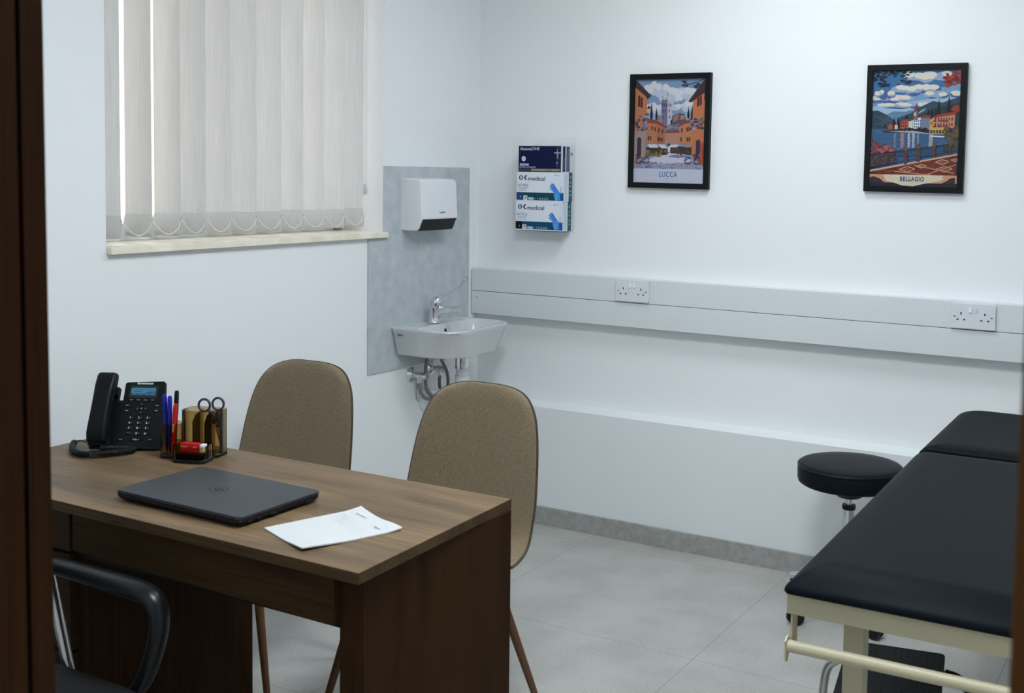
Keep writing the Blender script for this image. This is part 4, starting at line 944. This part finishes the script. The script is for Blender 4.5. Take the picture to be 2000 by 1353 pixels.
k.v = []; k.f = []; k.c = []; k.line([(-.028, .012), (-.012, .012)], .004, (200, 120, 120)); k.line([(.004, .013), (.016, .013)], .0035, (215, 150, 150)); k.out('sleeve_print', M['print'], bx)
sc = thing('scissors', 'navy handled scissors standing in the organiser', 'scissors', ORG @ Vector((.1205, .062, .0090)), R(26)); sc.scale = (.945, .945, .945)
def sx_(pts, w, y0, y1): return [(a, b) for a, b in pts]
for s, (lx, lz), yo in ((-1, (-.0315, .121), -.0012), (1, (.0040, .1245), .0012)):
    g = G(); g.tube([(lx+.0148*math.cos(a), yo, lz+.0158*math.sin(a)) for a in [2*PI*q/28 for q in range(28)]], .0030, 10, True, flat=(1, 1.2)); h = g.out('handle', M['navy_plastic'], sc, 60)
    e = (lx-s*.004*0+(.012 if s < 0 else -.002), lz-.0135)
    g = G(); g.tube(spline([(e[0], yo, e[1]), ((-.006 if s < 0 else .0015), yo, .092), ((-.0055 if s < 0 else .0065), yo, .074)], 4), [.0045]*4+[.0055]*4+[.0048], 10); g.out('handle_shank', M['navy_plastic'], h, 60)
    g = G(); g.prism([(-.004, .082), (.006, .080), (.0105, .050), (.0185, .002), (.0165, .002), (.002, .055)] if s > 0 else [(-.009, .085), (.001, .085), (.0095, .050), (.0170, .001), (.0155, .001), (-.002, .058)], yo-.0009, yo+.0009, 'y'); g.out('blade', M['steel'], sc, 30)
g = G(); g.lathe([(.0042, -.003), (.0042, .003)], 16, Matrix.Translation((.003, 0, .068)) @ Matrix.Rotation(R(90), 4, 'X')); g.out('pivot', M['navy_plastic'], sc)

# laptop
lp = thing('laptop', 'closed black laptop lying on the desk', 'laptop', (.9850, -2.3570, DZT), R(-.6))
g = G()
def lr(z, ins, r=.012): return [(x, y, z) for x, y in rrect(.366-2*ins, .228-2*ins, r, 6)]
g.loft([lr(.0030, .012), lr(.0045, .005), lr(.0085, .0012), lr(.0135, 0), lr(.0145, .0008)]); bs = g.out('base', M['laptop_dark'], lp, 35)
g = G(); g.loft([lr(.0158, .0012), lr(.0166, 0), lr(.0222, 0), lr(.0232, .001), lr(.0235, .0028)]); ld = g.out('lid', M['laptop'], lp, 35)
g = G(); g.box(-.13, .13, .1075, .1125, .0125, .0190, .0015); g.out('hinge', M['laptop_dark'], lp)
for a, b in ((-.09, .012), (-.066, .010), (-.03, .016), (.07, .014)):
    g = G(); g.box(.1820, .1834, a, a+b, .0068, .0112, .0004); g.out('port', M['dark'], bs)
for a in (-.15, .15):
    for b in (-.095, .095): g = G(); g.lathe([(.008, 0), (.008, .0045)], 14, Matrix.Translation((a, b, 0))); g.out('rubber_foot', M['black'], bs)
k = Ink(lambda u, v, d: (u, v, .02352+d)); k.ring(-.002, .002, .0185, .0022, (22, 25, 30), 28)
k.line([(-.013, .002), (-.004, -.004), (.004, .007), (.012, .001)], .004, (20, 23, 28)); k.line([(-.006, .010), (.003, -.009)], .003, (24, 27, 32)); k.out('emblem', M['print'], ld)

# prescription pad
pd = thing('paper_pad', 'white printed paper pad on the desk beside the laptop', 'paper pad', (1.3230, -2.3779, DZT), R(-21.2))
g = G(); NX, NY = 8, 12; vs = []; fs = []
def padz(u, v): return .0018+.0055*max(0, (u-.55)/.45)*max(0, (.45-v)/.45)+.004*max(0, (v-.86)/.14)*(.5+.5*math.cos(u*7))+.0018*max(0, (.12-u)/.12)*v
for lay in (0, 1):
    for i in range(NX+1):
        for j in range(NY+1):
            u, v = i/NX, j/NY; z = padz(u, v); vs.append(((u-.5)*.1685, (v-.5)*.2106, z+.0012 if lay else max(.0003, z-.0014)))
q0 = (NX+1)*(NY+1)
for i in range(NX):
    for j in range(NY):
        a = i*(NY+1)+j; fs += [(a+q0, a+NY+1+q0, a+NY+2+q0, a+1+q0), (a, a+1, a+NY+2, a+NY+1)]
for i in range(NX):
    for j in (0, NY): a = i*(NY+1)+j; fs.append((a, a+NY+1, a+NY+1+q0, a+q0))
for j in range(NY):
    for i in (0, NX): a = i*(NY+1)+j; fs.append((a, a+1, a+1+q0, a+q0))
g.raw(vs, fs); g.out('sheets', M['paper'], pd, 40)
k = Ink(lambda u, v, d: ((u-.5)*.1685, (v-.5)*.2106, padz(u, v)+.0014+d))
k.poly([(.80, .875), (.845, .900), (.862, .885), (.900, .895), (.872, .868), (.845, .880)], (20, 44, 58)); k.text('MEDICAL', .80, .825, .028, (110, 132, 168), .0005, sx=1.3); k.text('CENTRE', .80, .798, .018, (150, 165, 190), 0, sx=1.3)
k.text('PRESCRIPTION', .27, .885, .030, (150, 158, 165), .0006, sx=1.3); k.line([(.10, .845), (.50, .845)], .003, (185, 190, 196))
for v, a, b in ((.785, .07, .38), (.755, .07, .62), (.722, .07, .70), (.69, .10, .86), (.655, .12, .92), (.62, .2, .9)): k.line([(a, v), (b, v)], .0025, (196, 200, 206))
k.text('Name', .12, .772, .022, (150, 156, 164), 0); k.text('ID', .27, .700, .022, (130, 138, 146), .0004); k.text('Rx', .38, .625, .026, (140, 148, 156), .0004)
k.text('signature', .82, .115, .020, (165, 172, 180), 0); k.line([(.60, .14), (.92, .14)], .0025, (200, 204, 210)); k.out('form_print', M['print'], pd)

# ------------------------------------------------------------------ rolling stool
sl = thing('rolling_stool', 'round black padded stool on castors beside the examination couch', 'stool', (1.765, -.366, 0))
g = G(); g.lathe([(.130, .436), (.160, .438), (.169, .444), (.172, .455), (.172, .490), (.170, .497), (.1705, .499), (.1665, .504), (.150, .5075), (.10, .510), (.0, .511)], 56); se = g.out('seat', M['vinyl2'], sl, 50)
g = G(); g.tube([(.1705*math.cos(a), .1705*math.sin(a), .4985) for a in [2*PI*q/64 for q in range(64)]], .0022, 8, True); g.out('piping', M['black'], se, 60)
g = G(); g.lathe([(.030, .392), (.040, .395), (.056, .412), (.075, .4355)], 28); g.out('under_plate', M['black'], sl)
g = G(); g.lathe([(.0125, .32), (.0125, .397)], 20); g.lathe([(.021, .10), (.021, .358)], 24); g.out('gas_column', M['chrome'], sl)
g = G(); g.lathe([(.0135, .368), (.0215, .368), (.0225, .362), (.0225, .354), (.0215, .352)], 24); g.out('column_collar', M['black'], sl)
g = G(); g.lathe([(.030, .085), (.034, .095), (.030, .125), (.022, .13)], 24); g.out('hub', M['chrome'], sl)
for q in range(5):
    a = R(-121+72*q); Z = Matrix.Rotation(a, 4, 'Z')
    g = G(); g.tube([(.02, 0, .110), (.11, 0, .100), (.214, 0, .072)], [.017, .015, .012], 12, mtx=Z); lg = g.out('base_leg', M['chrome'], sl, 50)
    X = Z @ Matrix.Translation((.218 if q < 4 else .196, 0, .0255)) @ Matrix.Rotation(R(35*q), 4, 'Z') @ Matrix.Rotation(R(90), 4, 'X')
    g = G(); g.lathe([(.006, -.020), (.023, -.019), (.025, -.006), (.012, -.005), (.012, .005), (.025, .006), (.023, .019), (.006, .020)], 20, X); g.lathe([(.005, .03), (.005, .075)], 10, Z @ Matrix.Translation((.213, 0, 0))); g.out('castor', M['black'], lg)

# ------------------------------------------------------------------ examination couch
CO = (2.128, -2.030, 0)
ct = thing('examination_couch', 'black vinyl examination couch on a cream steel frame', 'examination couch', CO, R(.9))
CW, CL = .625, 1.735
def pad(y0, y1, rn, rf, name):
    g = G()
    def ring(z, ins):
        return [(x, y, z) for x, y in rrect(CW+.004-2*ins, (y1-y0)-2*ins, (max(rf-ins, .004), max(rf-ins, .004), max(rn-ins, .004), max(rn-ins, .004)), 7, CW/2, (y0+y1)/2)]
    prof = [ring(.6735, .012), ring(.679, .004)]
    for q in range(21):
        t = q/20; u = .085*t**1.7; zz = .688+.0405*(1-(1-min(1, (u/.085)**.5))**2.2); prof.append(ring(zz, u))
    g.loft(prof)
    for v in g.bm.verts:      # the cover is drawn tight over the corners
        dx = min(v.co.x+.002, CW+.002-v.co.x); dy = v.co.y-y0 if y0 < .5 else 1
        f = min(1, math.hypot(dx, dy)/.11); v.co.z = .6735+(v.co.z-.6735)*(.50+.50*math.sin(f*PI/2))
    return g.out(name, M['vinyl'], ct, 60)
pad(-.020, 1.088, .012, .040, 'mattress'); pad(1.104, CL, .012, .085, 'head_section')
g = G(); g.tube([(.02, 1.090, .700), (CW-.02, 1.090, .700)], .010, 12); g.tube([(.02, 1.104, .716), (CW-.02, 1.104, .716)], .006, 10); part_label(g.out('seam_roll', M['vinyl'], ct, 60), 'folded vinyl seam between the two cushions')
g = G(); g.box(0, CW, 0, .025, .633, .673, .002); g.out('end_rail', M['cream_metal'], ct)
g = G(); g.box(0, CW, CL-.05, CL-.025, .633, .673, .002); g.out('end_rail', M['cream_metal'], ct)
for x in (0, CW-.025): g = G(); g.box(x, x+.025, .0252, CL-.0502, .633, .673, .002); g.out('side_rail', M['cream_metal'], ct)
for x in (.078, CW-.118):
    for y in (.115, CL-.11):
        g = G(); g.box(x, x+.04, y, y+.04, .004, .6325, .002); lg = g.out('leg', M['cream_metal'], ct)
        g = G(); g.box(x+.002, x+.038, y+.002, y+.038, 0, .012, .002); g.out('foot_cap', M['black'], lg)
for y in (.115, CL-.11): g = G(); g.box(.03, CW-.03, y+.004, y+.036, .600, .6325, .002); g.out('cross_bar', M['cream_metal'], ct)
# paper roll holder hung from the end rail
for x in (.010, CW-.014):
    g = G(); g.prism([(-.004, .634), (.026, .634), (.026, .560), (.010, .575), (.006, .587), (-.006, .581), (-.006, .592), (-.004, .600)], x, x+.004, 'x'); br = g.out('roll_bracket', M['cream_metal'], ct)
    g = G(); g.prism([(-.026, .555), (-.026, .590), (-.014, .598), (-.004, .588), (-.004, .566), (-.016, .548)], x-.004, x-.0005, 'x'); g.out('bracket_plate', M['cream_metal'], br)
g = G(); g.tube([(.010, -.014, .5785), (CW-.010, -.014, .5785)], .0115, 16); g.out('roll_bar', M['cream_metal'], ct, 50)

# ------------------------------------------------------------------ step stool under the couch
ss = thing('step_stool', 'low step stool with a black rubber tread and chrome legs under the couch', 'step stool', (2.149, -1.288, 0), R(10))
g = G(); g.prism(rrect(.24, .34, .012, 4, 0, -.04), .236, .252, 'z', .002, 1)
tr = g.out('tread', M['rubber'], ss, 30)
g = G(); n = 15
for i in range(n):
    for j in range(16): 
        x, y = -.110+.220*i/(n-1), -.195+.315*j/15
        g.raw([(x-.0045, y, .252), (x, y-.0045, .252), (x+.0045, y, .252), (x, y+.0045, .252), (x, y, .2535)], [(0, 1, 4), (1, 2, 4), (2, 3, 4), (3, 0, 4)])
g.out('tread_grip', M['rubber'], tr, 10)
for y in (.068, -.165):
    g = G(); g.tube(spline([(-.180, y-.02, .004), (-.176, y-.012, .10), (-.168, y, .185), (-.145, y, .217), (-.11, y, .2245), (0, y, .2245), (.11, y, .2245), (.150, y, .217), (.178, y, .190), (.200, y-.012, .10), (.210, y-.02, .004)], 6), .0112, 14); lg = g.out('leg_tube', M['satin'], ss, 60)
    g = G(); g.tube(spline([(.122, y, .2250), (.150, y, .2195), (.172, y, .203), (.181, y, .190)], 4), .0128, 14); g.out('rubber_sleeve', M['black'], lg, 60)
    for x in (-.180, .210): g = G(); g.lathe([(.014, 0), (.014, .018), (.0125, .02)], 14, Matrix.Translation((x, y-.02, 0))); g.out('rubber_foot', M['black'], lg)
for x in (-.09, .09): g = G(); g.box(x-.008, x+.008, -.18, .10, .2355-.0105, .2359, .001); g.out('tread_bracket', M['satin'], ss)

# ------------------------------------------------------------------ lamps in the ceiling, daylight, camera

def panel_light(x, y, label, k):
    t = thing('ceiling_light', label, 'ceiling light', (x, y, ZC), 0, 'led panels in the ceiling')
    g = G()
    for a in ((-.3, .3, -.3, -.285), (-.3, .3, .285, .3), (-.3, -.285, -.285, .285), (.285, .3, -.285, .285)): g.box(*a, -.012, -.0005, .001, 1)
    g.out('frame', M['white_plastic'], t)
    g = G(); g.box(-.285, .285, -.285, .285, -.010, -.004); g.out('diffuser', emit('led diffuser', (.87, .955, 1.0), k), t)
    return t
panel_light(1.55, -.95, 'square led ceiling panel between the posters wall and the desk', 10.3)
panel_light(1.95, -2.40, 'square led ceiling panel between the desk and the couch', 24)
panel_light(1.50, -4.50, 'square led ceiling panel added in the corridor to light the door jambs', 15)  # unseen lamp, added to brighten the door jambs

w = bpy.data.worlds.new('overcast daylight'); S.world = w; w.use_nodes = True
bg = w.node_tree.nodes['Background']; bg.inputs['Color'].default_value = (.96, .98, 1.0, 1); bg.inputs['Strength'].default_value = 1.65

cam = bpy.data.cameras.new('camera'); co = bpy.data.objects.new('camera', cam); COL.objects.link(co)
ya, pi_, ro = .5104, .0596, -.0159
cyw, syw, cp, sp, cr, sr = math.cos(ya), math.sin(ya), math.cos(pi_), math.sin(pi_), math.cos(ro), math.sin(ro)
fw = Vector((-syw*cp, cyw*cp, -sp)); rt = Vector((cyw, syw, 0)); dn = fw.cross(rt)
rt2 = rt*cr+dn*sr; dn2 = dn*cr-rt*sr
co.matrix_world = Matrix(((rt2.x, -dn2.x, -fw.x, 2.81328), (rt2.y, -dn2.y, -fw.y, -4.03016), (rt2.z, -dn2.z, -fw.z, 1.45), (0, 0, 0, 1)))
cam.sensor_width = 36; cam.sensor_fit = 'HORIZONTAL'; cam.lens = 2207.8645/2000*36
cam.shift_x = (1000-1153.23)/2000; cam.shift_y = (472.81-676.5)/2000
cam.clip_start = .05
cam.dof.use_dof = True; cam.dof.focus_distance = 4.3; cam.dof.aperture_fstop = 11
S.camera = co
S.view_settings.view_transform = 'Standard'; S.view_settings.look = 'None'; S.view_settings.gamma = 1; S.view_settings.use_curve_mapping = False
S.view_settings.exposure = .72
S.cycles.use_denoising = True
S.cycles.max_bounces = 12; S.cycles.diffuse_bounces = 6; S.cycles.transparent_max_bounces = 24
